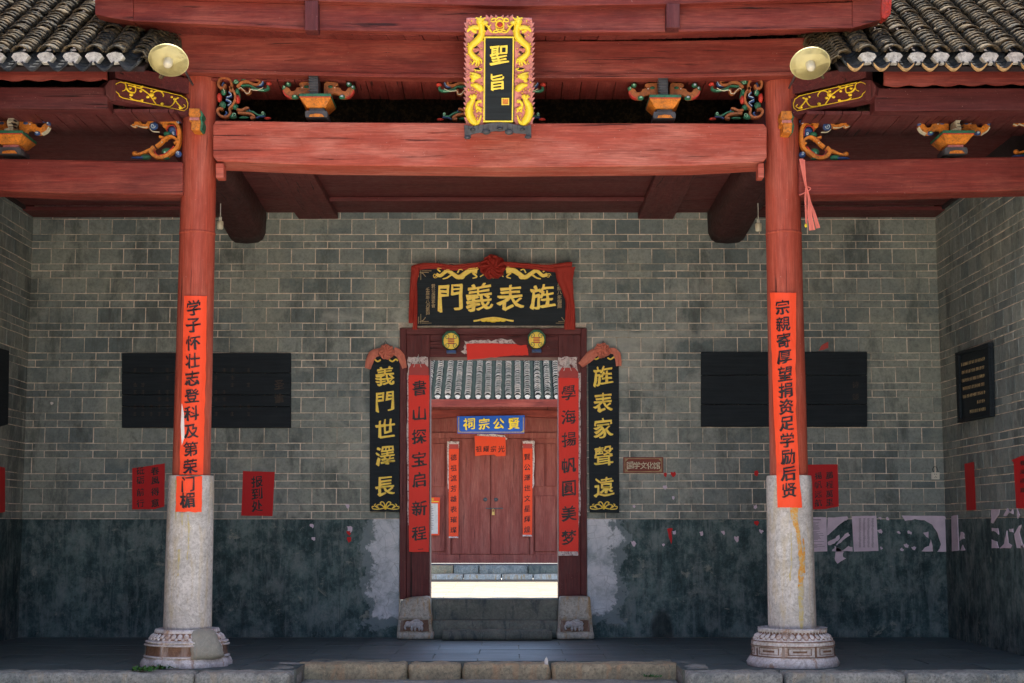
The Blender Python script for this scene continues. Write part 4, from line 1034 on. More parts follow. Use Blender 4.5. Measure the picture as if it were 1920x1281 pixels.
# carved tenon ends on the columns
for cx, cy, t in ((368, 226, 'left'), (1474, 231, 'right')):
    o = empty('tenon_end', at(cx, cy + 20, 14.1), 'small orange and green carved tenon end on the %s column' % t, 'carved tenon')
    mp = plane(14.12, cx, cy, 1)
    part('tenon', 'orange', o, lambda m: m.prism(mp, [(-11, -20), (8, -20), (10, -8), (7, -3), (10, 4), (8, 22), (-8, 20), (-7, 6), (-12, 3), (-10, -4), (-12, -9)], -.12, .06), .006)
    part('tenon_side', 'green', o, lambda m: m.prism(mp, [(10, -17), (14, -10), (11, -2), (14, 6), (12, 19), (8, 20), (8, -18)], -.12, .03), .003)
    part('tenon_band', 'pink', o, lambda m: m.rect(mp, -10, -2, 8, 3, -.1, .072), .003)
# gold carved corner beams
def corner_beam(sg):
    f = (lambda x: x) if sg < 0 else (lambda x: 1840 - x)
    Yo = 14.02; 
    # the face of the beam lies on an upright plane turned 42 degrees toward the yard
    p0 = at(f(358), 190, 14.26); n = Vector((-sg * -.62 * -1, -.78, 0))
    n = Vector((.62 * (1 if sg < 0 else -1), -.78, 0)); mp = tilt(p0, n)
    P_ = lambda L: [(f(x), y) for x, y in L]
    t = 'left' if sg < 0 else 'right'
    dy = 0 if sg < 0 else 3
    o = empty('corner_beam', p0, 'slanting dark red corner beam with gilded vine panel by the %s lamp' % t, 'carved beam')
    part('body', 'dred_x', o, lambda m: m.prism(mp, P_([(198, 160), (205, 150), (222, 150), (358, 186), (358, 219), (345, 216), (222, 188), (212, 190), (200, 178)]), -.16, 0), .006)
    part('end_cap', 'dred_z', o, lambda m: m.prism(mp, P_([(196, 162), (204, 151), (216, 150), (216, 187), (208, 190), (198, 178)]), -.19, .02), .005)
    part('upper_beam', 'dred_x', o, lambda m: m.prism(mp, P_([(218, 128), (238, 124), (363, 147), (363, 177), (240, 150), (218, 145)]), -.16, -.02), .006)
    def panel(m):
        m.ribbon(mp, P_([(232, 156), (226, 154), (218, 157), (214, 164), (217, 172), (222, 176), (224, 181), (230, 184), (345, 208), (351, 203), (352, 195), (349, 186), (340, 180), (234, 155)]), 1.2, .002, .007, sub=1)
        for p_, w_ in (([(233, 155), (236, 162), (234, 169), (229, 171)], 1.6), ([(236, 165), (242, 172), (252, 174), (254, 166), (250, 162)], (3.2, 1.5)), ([(240, 160), (262, 166), (275, 174), (283, 182), (292, 196)], 2), ([(262, 166), (268, 162)], 3.5),
                      ([(283, 180), (290, 172), (300, 171), (306, 178), (305, 182)], (3, 1.4)), ([(292, 196), (300, 198), (318, 200), (326, 193), (328, 186)], (1.4, 2.4)), ([(328, 188), (334, 196), (342, 204)], 2), ([(342, 203), (347, 200), (344, 196)], 1.4), ([(243, 183), (252, 188), (268, 190)], 2)): m.ribbon(mp, P_(p_), w_, .002, .008)
        for bx, by, br in ((284, 178, 5.5), (277, 182, 3.5), (290, 184, 3.5), (284, 171, 3), (246, 178, 4), (244, 166, 3), (328, 186, 3.6), (322, 182, 2.6), (333, 184, 2.6), (304, 195, 3.6), (264, 171, 3.2), (338, 202, 3.4), (266, 188, 2.8), (252, 162, 2.6)): m.blob(mp, f(bx), by, br, br * .8, .001, .014, 0, 7, 4)
    part('gilded_vine', 'gold', o, panel, 0)
corner_beam(-1); corner_beam(1)
# ------------------------------------------------------------- lamps
def lamp(cx, cy, lab):
    Y = 13.0; c = at(cx, cy, Y); from mathutils import Matrix
    Rm = Matrix.Rotation(math.radians(-36), 3, 'X')
    o = empty('saucer_lamp', c, lab, 'lamp', None)
    R_ = .172
    m = MB(); m.lathe([(R_, 0), (R_ + .003, .004), (R_ * .96, .022), (R_ * .55, .066), (R_ * .30, .10), (R_ * .22, .15), (R_ * .18, .15), (R_ * .25, .096), (R_ * .5, .060), (R_ * .93, .016), (R_ * .985, 0)], c, 40, 0, True, Rm); m.build('shade', M['enamel'], o)
    m = MB(); m.lathe([(.034, .045), (.034, .14)], c, 16, 0, True, Rm); m.build('socket', M['iron'], o)
    m = MB(); m.lathe([(.012, -.075), (.030, -.072), (.040, -.05), (.042, 0), (.034, .03), (.024, .05)], c, 20, 0, True, Rm); m.build('bulb', M['bulb'], o)
    m = MB(); a = c + Rm @ Vector((0, 0, .1)); m.tube([a, a + Vector((0, .03, .06)), a + Vector((0, .10, .08)), a + Vector((0, .3, .06)), a + Vector((0, .95, -.0))], .011, 8); m.build('bracket_arm', M['iron'], o)
lamp(316, 114, 'cream enamel saucer lamp by the left gilded corner beam'); lamp(1519, 120, 'cream enamel saucer lamp by the right gilded corner beam')
for px, py, t in ((413, 416, 'bare bulb hanging behind the left column'), (1422, 420, 'bare bulb hanging behind the right column')):
    Y = 16.2; c = at(px, py, Y); o = empty('hanging_bulb', c, t, 'light bulb')
    m = MB(); m.lathe([(.02, -.085), (.033, -.075), (.036, -.02), (.034, .0), (.03, .005)], c, 16); m.build('bulb', M['bulb'], o)
    m = MB(); m.lathe([(.018, .006), (.018, .05), (.008, .055)], c, 12); m.build('socket', M['plastic'], o)
    m = MB(); m.tube([c + Vector((0, 0, .05)), c + Vector((0, 0, .55))], .004, 6); m.build('cord', M['plastic'], o)

# ================================================================= FAR HALL ACROSS THE COURTYARD
ZF = 0.0; YF = atz(960, 1087, 0).y
cy = MB(); cy.box(-9, 9, W + .62, YF + .3, -.3, -.006)
court = cy.build('courtyard', M['sill'], kind='structure')
y = W + .63; r = 0
while y < YF - .02:
    y1 = min(y + .62, YF); x = -4.2 - (r % 2) * .45; r += 1
    while x < 4.6:
        if y > 24: m = MB(); m.box(x + .005, x + .895, y + .005, y1 - .005, -.03, random.uniform(-.001, .002)); m.build('paving_slab', M['paving'], court)
        x += .9
    y = y1
m = MB(); m.box(-4.6, 4.6, W + .63, 24.0, -.03, 0); m.box(-8.9, -4.66, W + .63, YF, -.03, 0); m.box(4.66, 8.9, W + .63, YF, -.03, 0); m.build('plain_paving', M['paving'], court)
YDW = 40.6
far = empty('far_hall', (0, YDW, .38), 'red timbered ancestral hall across the bright courtyard seen through the gate', 'hall')
z1_, z2_, z3_ = ZY(1077.5, YF), ZY(1060, YF + .9), ZY(1057, YDW)
px = [700, 790, 868, 940, 1000, 1066, 1160]
for a, b in zip(px, px[1:]):
    m = rough_box(at(a, 1080, YF).x + .004, at(b, 1080, YF).x - .004, YF + .31, YF + .9, -.2, z1_, .012, .2, a, 4); m.build('plinth_stone', M['pier'], far)
for a, b, mm in ((640, 850, 'kerb_warm'), (850, 898, 'kerb'), (898, 990, 'kerb'), (990, 1230, 'sill')):
    m = rough_box(at(a, 1065, YF + .9).x + .004, at(b, 1065, YF + .9).x - .004, YF + .905, YF + 1.3, .0, z2_, .012, .25, a, 4); m.build('step_stone', M[mm], far)
m = MB(); m.box(-4.6, 4.6, YF + 1.3, YDW + .5, 0, z3_ - .004); m.build('porch_floor', M['kerb'], far)
mp = plane(YDW)
part('wall_board', 'farwood', far, lambda m: m.rect(mp, 560, 700, 1300, 1056, -.2, 0), 0)
part('bottom_rail', 'farwood', far, lambda m: m.rect(mp, 560, 1040, 1300, 1056, .001, .10))
part('head_rail', 'farwood', far, lambda m: m.rect(mp, 560, 812, 1300, 822, .001, .08))
for a, b in ((838, 845), (994, 1000), (752, 760), (1092, 1100)): part('post', 'farwood', far, lambda m: m.rect(mp, a, 822, b, 1040, .001, .12))
for a, b in ((846, 919), (921, 993)):
    m = MB(); m.rect(mp, a, 823, b, 1039, .001, .05); leaf = m.build('door_leaf', M['farwood'], far, .01)
    n = 4
    part('leaf_boards', 'farwood', leaf, lambda m: [m.rect(mp, a + 2 + (b - a - 4) * i / n + .4, 826, a + 2 + (b - a - 4) * (i + 1) / n - .4, 1036, .051, .056) for i in range(n)], 0, kind='stuff')
    cx = b - 9 if a < 900 else a + 9
    part('knob', 'iron', leaf, lambda m: m.blob(mp, cx, 937, 4, 4, .057, .05), 0)
part('bolt_bar', 'iron', far, lambda m: m.rect(mp, 911, 952.5, 943, 954.5, .06, .10), 0)
part('padlock', 'brass', far, lambda m: (m.rect(mp, 922.5, 960, 927.5, 966, .08, .13), m.ribbon(mp, [(923.5, 960), (923.5, 956), (925, 954.5), (926.5, 956), (926.5, 960)], 1, .09, .11)), 0)
for a, b, c, d in ((1003, 1020, 832, 912), (1024, 1042, 832, 912), (1003, 1042, 930, 1034), (808, 834, 832, 912), (808, 834, 930, 1034), (768, 800, 832, 912), (768, 800, 930, 1034), (1050, 1084, 832, 912), (1050, 1084, 930, 1034)):
    part('wall_panel', 'farwood', far, lambda m: m.rect(mp, a, c, b, d, .001, .04), .012)
mpb = plane(38.9)
part('arched_beam', 'red_x', far, lambda m: strip(m, mpb, [(620, 740), (806, 768), (1047, 768), (1240, 740)], [(620, 830), (806, 785), (860, 781), (926, 779), (990, 781), (1047, 783), (1240, 830)], -.35, 0), .02)
YFE = 37.2; zfe = ZY(746, YFE)
mpe = plane(YFE - .05)
def scal(m):
    poly = [(1200, 749), (650, 749)]; n = 240
    for i in range(n + 1): x = 650 + 550 * i / n; poly.append((x, 762 + 1.8 * abs(math.sin((x - 650) / 9.15 * math.pi))))
    m.prism(mpe, poly, -.04, 0)
part('scalloped_fascia', 'red_x', far, scal, 0)
fr = [820.3, 839.4, 858, 877, 896.6, 914.5, 934, 953, 971, 989, 1008.6, 1027, 1044.5]
rows = [at(p, 745, YFE).x for p in fr]; d_ = (rows[-1] - rows[0]) / 12
rows = [rows[0] - d_ * k for k in (6, 5, 4, 3, 2, 1)] + rows + [rows[-1] + d_ * k for k in range(1, 7)]
pans = [(a + b) / 2 for a, b in zip(rows, rows[1:])]
m = MB(); frf = m.add([(-4.6, YFE + .1, zfe - .16), (4.6, YFE + .1, zfe - .16), (4.6, 43.0, zfe + 3.0), (-4.6, 43.0, zfe + 3.0), (4.6, 49, zfe), (-4.6, 49, zfe)], [(0, 1, 2, 3), (3, 2, 4, 5)]); m.build('roof_deck', M['void'], far)
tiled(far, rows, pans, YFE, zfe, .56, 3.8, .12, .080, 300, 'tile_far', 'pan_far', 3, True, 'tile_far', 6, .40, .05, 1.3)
for s_ in (-1, 1):
    part('side_board', 'farwood', far, lambda m: m.box(min(s_ * 4.5, s_ * 4.7), max(s_ * 4.5, s_ * 4.7), 38.5, YDW, 0, 4.4), 0)
# blue name board and papers of the far hall
def text_part(root, mp, mat, lst, d0, d1, name='lettering', kind=None, rot=0):
    for i, (ch, x, y, s_) in enumerate(lst):
        m = MB(); m.char(mp, ch, x, y, s_, d0, d1, 0, i, rot); m.build(name, M[mat], root)
def board(label, cat, name, mp, rect, d0, d1, mat, bevel=.004, group=None, poly=None, bmat=None):
    m = MB()
    if poly: m.prism(mp, poly, d0, d1)
    else: m.rect(mp, *rect, d0, d1)
    return m.build(name, M[mat], bevel=bevel, label=label, cat=cat, group=group)
m8 = plane(38.8)
bo = board('blue name board with gold characters over the far doors', 'sign', 'name_board', m8, None, 0, .05, 'sign_blue', poly=[(857, 781), (984, 779), (983, 813), (858, 813)])
part('gold_border', 'gold_old', bo, lambda m: (m.rect(m8, 859.5, 783, 861, 811.5, .051, .056), m.rect(m8, 980.5, 783, 982, 811.5, .051, .056), m.rect(m8, 859.5, 810, 982, 811.5, .057, .062), m.prism(m8, [(859, 806), (866, 811), (859, 811)], .063, .066), m.prism(m8, [(976, 811), (983, 806), (983, 811)], .063, .066)), 0)
text_part(bo, m8, 'gold_y', [('祠', 879.5, 795, 22), ('宗', 907.5, 795, 21), ('公', 935, 795, 20), ('賢', 963, 795, 21)], .051, .066, 'character')
m9 = plane(YDW - .13)
def paper(label, mp, poly, mat='paper', d=.003, cat='paper', name='red_paper', group=None, amp=1.0, seed=1, sub=4):
    m = MB(); m.prism(mp, wob(poly, amp, seed, sub) if amp else poly, .0005, d); return m.build(name, M[mat], label=label, cat=cat, group=group)
pb = paper('small red paper with four characters under the blue board', m9, [(890, 817), (948, 820), (948, 855), (932, 856), (926, 853), (891, 855)], 'paper_o', .01, amp=1.5)
part('torn_edge', 'torn', pb, lambda m: m.prism(m9, wob([(896, 814), (944, 815), (952, 823), (948, 824), (894, 819)], 2, 4), -.002, .0), 0)
text_part(pb, m9, 'ink', [('祖', 897.5, 842, 11), ('耀', 911.5, 842, 11), ('宗', 925, 842, 11), ('光', 940, 842, 12)], .011, .012)
for s_, (a, b, c, d), tx, cx, lab in ((0, (841.5, 860.5, 829, 1009), '德祖流芳雄表璀璨', 850.5, 'narrow red couplet paper left of the far doors'), (1, (980, 998.5, 828, 1006), '賢公澤世文星輝煌', 988.5, 'narrow red couplet paper right of the far doors')):
    pc = paper(lab, m9, [(a, c), (b, c), (b - 1, d), (a, d)], 'paper_o', .01, 'couplet', 'couplet_paper', 'couplet papers on the far doors', .8, s_)
    part('torn_edge', 'torn', pc, lambda m: (m.prism(m9, wob([(a - 3 + s_ * 3, c - 1), (b + s_ * 4, c - 1), (b + s_ * 3, c + 12), (a - 2 + s_ * 2, c + 12)], 1.6, 4), .011, .013), m.rect(m9, a, d - 3, b - 1, d, .011, .013), m.prism(m9, wob([(a - 3, c), (a, c), (a, c + 95), (a - 2, c + 90)] if not s_ else [(b, c), (b + 4, c), (b + 3, c + 80), (b, c + 90)], 1.4, 5), -.003, 0)), 0)
    part('faded_head', 'paper_faded', pc, lambda m: m.rect(m9, a + .5, c + 4, b - .5, c + 13, .014, .015), 0)
    text_part(pc, m9, 'ink', [(ch, cx, c + 29 + i * 19.4, 11.5) for i, ch in enumerate(tx)], .011, .012)
po_ = paper('white notice with red border by the left jamb across the courtyard', m9, [(800, 932), (825, 933), (824, 1004), (800, 1004)], 'paper_o', .008, 'poster', 'poster', amp=0)
part('white_field', 'white', po_, lambda m: m.rect(m9, 803, 944, 821, 1001, .0085, .0095), 0)
part('yellow_line', 'gold_y', po_, lambda m: (m.rect(m9, 802, 940, 823, 941.5, .0085, .0095), m.char(m9, '报', 811, 936.5, 5, .0085, .0095)), 0)
part('print', 'notice_ink', po_, lambda m: [m.rect(m9, 808 + (i % 2), 950 + i * 3.2, 811 + (i % 3), 951 + i * 3.2, .010, .0105) for i in range(14)], 0, kind='stuff')

def drip_mat(nm, c1, c2):
    n = N(nm); o = n.obj(); v = n.noise(o, 26, 7, .7, .8)
    return n.out(n.ramp(v, [(.38, (.42, .40, .37)), (.47, c2), (.6, c1)]), .6, v, .3, .004)
M['drip'] = drip_mat('orange_stain', (.62, .25, .03), (.58, .38, .12)); M['ystain'] = drip_mat('yellow_stain', (.50, .40, .14), (.50, .45, .30))
# ================================================================= BOARDS, COUPLETS AND PAPERS ON THE BRICK WALL
# main name board, its cloth and rosette
mb_ = tilt(Vector((.0, W - .07, ZY(612, W - .07))), Vector((0, -1, -.16)))
nb = board('wide black board with four large gold characters over the gate', 'sign', 'name_board', mb_, (781, 503, 1070, 611), -.03, 0, 'black', .006)
text_part(nb, mb_, 'gold', [('門', 844, 558.5, 48), ('義', 898, 557, 50), ('表', 957, 558, 48), ('旌', 1016.5, 556, 46)], .0, .014, 'character')
text_part(nb, mb_, 'gold_old', [(ch, 812.5, 536.5 + i * 7.4, 7) for i, ch in enumerate('賢公房理事會')] + [(ch, 802, 543 + i * 7.3, 7.2) for i, ch in enumerate('壬辰年八月重刻')] + [(ch, 1049, 523 + i * 8.5, 8.2) for i, ch in enumerate('明正統八年御賜')], .0, .003, 'small_character')
def dragon_flat(m, s_):
    f = lambda x: x if s_ < 0 else 2 * 922 - x
    P_ = lambda L: [(f(x), y) for x, y in L]
    m.ribbon(mb_, P_([(895, 508), (882, 507), (872, 513), (860, 520), (848, 513), (838, 508), (826, 517), (818, 514)]), (11, 6), .0, .012)
    for L, w_ in (([(896, 506), (892, 500), (886, 506)], 5), ([(872, 514), (868, 522), (858, 522)], 4), ([(848, 514), (838, 521), (830, 523)], 4), ([(886, 512), (894, 519), (886, 522)], 4), ([(858, 512), (862, 505), (868, 507)], 3), ([(826, 510), (820, 504), (828, 503)], 3)): m.ribbon(mb_, P_(L), (w_, 2), 0, .010)
    m.ribbon(mb_, [(x, y) for x, y in spiral(f(816), 517, 5, 1.4, 0, -s_)], 1.2, 0, .005, sub=1)
    m.ribbon(mb_, P_([(900, 519), (908, 515), (915, 519), (920, 522)]), 2, 0, .006)
for s_ in (-1, 1): part('dragon_relief', 'gold', nb, lambda m: dragon_flat(m, s_), 0)
part('lower_ornament', 'gold', nb, lambda m: (m.ribbon(mb_, [(888, 602), (896, 601), (904, 599), (915, 597), (925, 596), (936, 597), (946, 599), (955, 601), (963, 602)], 3.5, 0, .006), m.blob(mb_, 925, 600, 9, 5, 0, .01), [m.blob(mb_, x, 600 + abs(x - 925) * .02, 6, 3.6, 0, .009) for x in (907, 916, 934, 943)]), 0)
for (cx, cy, sx, sy) in ((784, 507, 1, 1), (784, 607, 1, -1), (1067, 607, -1, -1)):
    part('corner_fret', 'gold_old', nb, lambda m: (m.ribbon(mb_, [(cx + 1 * sx, cy), (cx + 1 * sx, cy + 13 * sy)], 1, 0, .003), m.ribbon(mb_, [(cx + 5 * sx, cy), (cx + 5 * sx, cy + 18 * sy)], 1, 0, .003), m.ribbon(mb_, [(cx + 7 * sx, cy + 1 * sy), (cx + 25 * sx, cy + 1 * sy)], 1, 0, .003),
        m.ribbon(mb_, [(cx + 7 * sx, cy + 4 * sy), (cx + 20 * sx, cy + 4 * sy)], 1, 0, .003), m.ribbon(mb_, [(cx + 3 * sx, cy + 4 * sy), (cx + 9 * sx, cy + 6 * sy), (cx + 14 * sx, cy + 12 * sy)], 1.2, 0, .004)), 0)
def drape(m, mp, path, w, d, folds=4, seed=0, amp=.02, nv=10):
    """cloth strip with folds along a path: path (x, y) centre, w = (start, end) width in photo units"""
    P = spline(path, 7); n = len(P); vv = []
    for i, p in enumerate(P):
        a, b = P[max(i - 1, 0)], P[min(i + 1, n - 1)]; t = (b[0] - a[0], b[1] - a[1]); l = math.hypot(*t) or 1; q = (-t[1] / l, t[0] / l)
        u = i / (n - 1); ww = w[0] + (w[1] - w[0]) * u if len(w) == 2 else (w[0] + (w[1] - w[0]) * u * 2 if u < .5 else w[1] + (w[2] - w[1]) * (u - .5) * 2)
        for j in range(nv + 1):
            s_ = j / nv - .5
            fo = math.sin((s_ + .12 * noise.noise(Vector((u * 3, seed, 1)))) * folds * 2 * math.pi + 2 * noise.noise(Vector((u * 2.2, s_ * 1.3, seed)))) 
            dd_ = d + amp * (.6 * fo + 1.2 * noise.noise(Vector((u * 5, s_ * 3, seed + 4)))) + amp * .8
            ed = 1 + .12 * noise.noise(Vector((u * 6, seed + (j > nv / 2) * 9, 3)))
            vv.append(mp(p[0] + q[0] * ww * s_ * ed, p[1] + q[1] * ww * s_ * ed, dd_))
    k = nv + 1
    m.add(vv, [(i * k + j, i * k + j + 1, (i + 1) * k + j + 1, (i + 1) * k + j) for i in range(n - 1) for j in range(nv)], 0, True)
def rosette(m, mp, x, y, r, d, dep, seed=0, nu=72, nv=26):
    vv = []
    for i in range(nv + 1):
        t = i / nv
        for j in range(nu):
            a = 2 * math.pi * j / nu
            pf = math.sin(a * 9 + t * 9 + 3 * noise.noise(Vector((math.cos(a) * 1.5, math.sin(a) * 1.5, t * 3 + seed))))
            rr = r * math.sin(t * math.pi / 2) * (1 + .10 * noise.noise(Vector((math.cos(a) * 2, math.sin(a) * 2, seed + 5))))
            dd_ = d + dep * math.cos(t * math.pi / 2) ** .6 + dep * .42 * pf * min(1, t * 2.2) * (1 - .3 * t) + dep * .3 * noise.noise(Vector((math.cos(a) * t * 4, math.sin(a) * t * 4, seed + 9)))
            rr *= 1 + .07 * pf * t
            vv.append(mp(x + rr * math.cos(a), y + rr * math.sin(a) * .92, dd_))
    m.add(vv, [(i * nu + j, i * nu + (j + 1) % nu, (i + 1) * nu + (j + 1) % nu, (i + 1) * nu + j) for i in range(nv) for j in range(nu)], 0, True)
dr = empty('cloth_drape', mb_(925, 500, 0), 'red cloth swag with a big rosette draped over the wide black board', 'cloth')
part('swag', 'cloth', dr, lambda m: drape(m, mb_, [(773, 505), (790, 500), (815, 499), (850, 502), (880, 500), (910, 496)], (13, 11, 12), .004, 2.4, 1, .014), 0)
part('swag', 'cloth', dr, lambda m: drape(m, mb_, [(938, 496), (965, 497), (1000, 500), (1030, 503), (1055, 502), (1072, 503)], (10, 11, 24), .004, 2.2, 2, .014), 0)
part('tail', 'cloth', dr, lambda m: drape(m, mb_, [(780, 502), (777, 520), (773, 560), (771, 606)], (18, 12, 9), .018, 1.5, 3, .018), 0)
part('tail', 'cloth', dr, lambda m: drape(m, mb_, [(776, 515), (779, 550), (779, 590), (778, 618)], (8, 7, 9), .010, 1.2, 6, .014), 0)
part('tail', 'cloth', dr, lambda m: drape(m, mb_, [(1058, 502), (1060, 525), (1067, 560), (1069, 590), (1068, 618)], (42, 16, 21), .020, 2.1, 4, .022), 0)
part('rosette', 'cloth', dr, lambda m: rosette(m, mb_, 924, 501, 24, .02, .10, 3), 0)
part('hanging_hook', 'iron', dr, lambda m: m.tube([mb_(818, 497, .0), mb_(822, 487, -.02), mb_(826, 497, .0)], .005, 6), 0)
# vertical black boards
for (a, b, c, d), tx, ys, cx, lab, lab2, sd_ in (((693.5, 750, 668, 960), '義門世澤長', (705, 754, 804, 855, 912), 722, 'tall black board with gold characters left of the gate', 'coral cloth bow on the black board left of the gate', 1),
                                          ((1102.5, 1160, 664, 962), '旌表家聲遠', (705, 755, 803, 855, 913), 1131, 'tall black board with gold characters right of the gate', 'coral cloth bow on the black board right of the gate', 2)):
    mv = plane(W - .05)
    vb = board(lab, 'sign', 'couplet_board', mv, None, -.035, .008, 'black', .005, 'black couplet boards beside the gate', [(a, c), (b, c), (b + (1 if sd_ == 2 else -1), d), (a + (3 if sd_ == 2 else 0), d - 1)])
    text_part(vb, mv, 'gold', [(ch, cx + (i - 2) * .6 * (1 if sd_ == 2 else -0), y, 36) for i, (ch, y) in enumerate(zip(tx, ys))], .008, .017, 'character')
    def orn(m, cy=948):
        for s_ in (-1, 1):
            m.ribbon(mv, [(cx + 1 + s_ * q[0], cy + q[1]) for q in ((0, 4), (8, 6), (16, 7), (24, 6), (25, 2), (21, 2))], 2, .008, .014)
            m.ribbon(mv, [(cx + 1 + s_ * q[0], cy + q[1]) for q in ((2, 5), (6, 0), (12, -2), (17, 1), (14, 3))], 2.2, .008, .014)
            m.ribbon(mv, [(cx + 1 + s_ * q[0], cy + q[1]) for q in ((1, 4), (2, -3), (6, -7), (10, -5), (8, -3))], 2, .008, .014)
            m.ribbon(mv, [(cx + 1 + s_ * q[0], cy + q[1]) for q in ((12, 5), (17, 3), (21, -1), (18, -3))], 1.8, .008, .014)
        m.blob(mv, cx + 1, cy + 3, 3, 5, .008, .01)
    part('lotus_ornament', 'gold', vb, orn, 0)
    part('top_ornament', 'gold', vb, lambda m: [m.ribbon(mv, [(cx + s_ * 8, c + 7), (cx + s_ * 14, c + 10), (cx + s_ * 20, c + 6), (cx + s_ * 24, c + 9)], 3, .008, .014) for s_ in (-1, 1)], 0)
    bw_ = empty('cloth_bow', mv(cx, 660, 0), lab2, 'cloth', 'coral cloth bows on the couplet boards')
    if sd_ == 1:
        part('tail', 'cloth_p', bw_, lambda m: drape(m, mv, [(716, 660), (702, 664), (695, 674), (690, 692)], (14, 17, 12), .025, 1.3, 5, .014), 0)
        part('tail', 'cloth_p', bw_, lambda m: drape(m, mv, [(738, 658), (748, 664), (754, 674), (759, 691)], (14, 15, 9), .025, 1.3, 6, .014), 0)
        part('rosette', 'cloth_p', bw_, lambda m: rosette(m, mv, 725, 661, 15, .03, .06, 5, 48, 18), 0)
    else:
        part('tail', 'cloth_p', bw_, lambda m: drape(m, mv, [(1125, 658), (1112, 664), (1100, 675), (1088, 686)], (12, 19, 12), .03, 1.2, 7, .014), 0)
        part('tail', 'cloth_p', bw_, lambda m: drape(m, mv, [(1138, 658), (1152, 660), (1158, 670), (1160, 687)], (10, 13, 10), .025, 1.1, 8, .012), 0)
        part('rosette', 'cloth_p', bw_, lambda m: rosette(m, mv, 1129, 658, 15, .03, .06, 6, 48, 18), 0)
    part('wire_hook', 'iron', bw_, lambda m: m.tube([mv(cx - 4, 651, .02), mv(cx, 638, -.04), mv(cx + 7, 651, .02)], .005, 6), 0)
# long couplets on the jambs
mj = plane(W - .045)
for (a, b, c, d), top, tx, ys, cx, lab, sd_ in (((766, 805, 683, 1035), 704, '書山探宝启新程', (728, 776, 819, 861, 900, 953, 1000), 786, 'long red couplet paper on the left gate jamb', 1), ((1047, 1085, 690, 1041), 709, '學海揚帆圓美梦', (737, 782, 824, 873, 916, 963, 1008), 1066, 'long red couplet paper on the right gate jamb', 2)):
    tr = MB(); tr.prism(mj, wob([(a - 1, 670), (b - 3, 669), (b - 2, 712), (a - 1, 706)], 3, sd_, 6), .0005, .004); tr.prism(mj, wob([(a - 3, 700), (a + 4, 700), (a + 3, d - 40), (a - 2, d - 60)] if sd_ == 1 else [(b - 3, 700), (b + 4, 700), (b + 3, 960), (b - 2, 1000)], 2.6, sd_ + 4, 14), .0005, .003)
    tr.build('torn_paper', M['torn'], label='scraped pale paper left behind the couplet on the %s jamb' % ('left' if sd_ == 1 else 'right'), cat='paper')
    cpt = MB(); cpt.prism(mj, wob([(a, top), (b, top), (b - .5, d), (a + 1, d)], .8, sd_, 8), .016, .022)
    cpt = cpt.build('couplet_paper', M['paper'], label=lab, cat='couplet', group='long red couplets on the gate jambs')
    part('faded_head', 'paper_faded', cpt, lambda m: m.prism(mj, [(a + 6, c), (b - 8, c), (b - 1, c + 8), (b - 1, top), (a + 1, top), (a + 1, c + 8)], .012, .020), 0)
    if sd_ == 2: part('white_hem', 'torn', cpt, lambda m: m.rect(mj, a, d - 7, b - 1, d + 1, .0225, .0235), 0)
    part('string', 'white', cpt, lambda m: (m.tube([mj(a + 10, c + 6, .025), mj(a + 17, c - 14, .01), mj(a + 24, c + 6, .025)], .004, 5), m.tube([mj(a + 15, c, .03), mj(a + 19, c - 18, .01), mj(a + 20, c - 2, .03)], .005, 5)), 0)
    L = [(ch, cx + random.uniform(-1, 1), y, 27) for ch, y in zip(tx, ys)]
    if sd_ == 1: L.append(('一', 789, 1030, 10))
    text_part(cpt, mj, 'ink', L, .0225, .0232)
ml = plane(W - .0385)
lp = MB(); lp.prism(ml, wob([(874, 646), (880, 644), (968, 645), (972, 648), (988, 647), (991, 666), (962, 667), (930, 670), (876, 675), (875, 660)], 1.2, 2), .001, .012)
lp = lp.build('red_paper', M['paper'], label='blank red paper strip across the gate lintel', cat='paper')
part('torn_edge', 'torn', lp, lambda m: (m.prism(ml, wob([(870, 641), (900, 638), (960, 637), (968, 644), (880, 647), (870, 660)], 4, 7, 8), .0002, .001), m.prism(ml, wob([(862, 658), (876, 656), (876, 664), (868, 663)], 2, 3), .0002, .002)), 0)
# large plain black boards
for (a, b, c, d), jn, lab in (((229.5, 546, 662, 803), (700, 741, 763), 'wide blackened plank board on the wall behind the left column'), ((1314, 1625, 660, 801), (704, 759), 'wide blackened plank board on the wall behind the right column')):
    mk = plane(W - .02); e = [c] + list(jn) + [d]
    bb = empty('plank_board', mk((a + b) / 2, d, 0), lab, 'board')
    for y0, y1 in zip(e, e[1:]): part('plank', 'black', bb, lambda m: m.rect(mk, a, y0 + .5, b, y1 - .5, -.012, .03 + random.uniform(-.003, .003)), .005)
    if a < 300: text_part(bb, mk, 'worn_ink', [('圣', 524, 722, 18), ('谕', 524, 747, 18)], .033, .035, 'character')
    else: text_part(bb, mk, 'worn_ink', [('诗', 1603, 722, 12), ('颂', 1603, 745, 12)], .033, .035, 'character')
    def rows_(m):
        for i in range(16):
            for j in range(7):
                if random.random() < (.62 if a < 300 else .3):
                    x = a + 22 + i * 15.2; y = c + 30 + j * 13.6
                    for q in range(3): m.rect(mk, x + random.uniform(-1, 1), y + q * 2.6, x + random.uniform(4, 7), y + q * 2.6 + 1, .034, .0352)
                    m.rect(mk, x + 2.6, y - 1, x + 3.6, y + 7, .0353, .0356)
    if a < 300: part('worn_writing', 'worn_ink', bb, rows_, 0, kind='stuff')
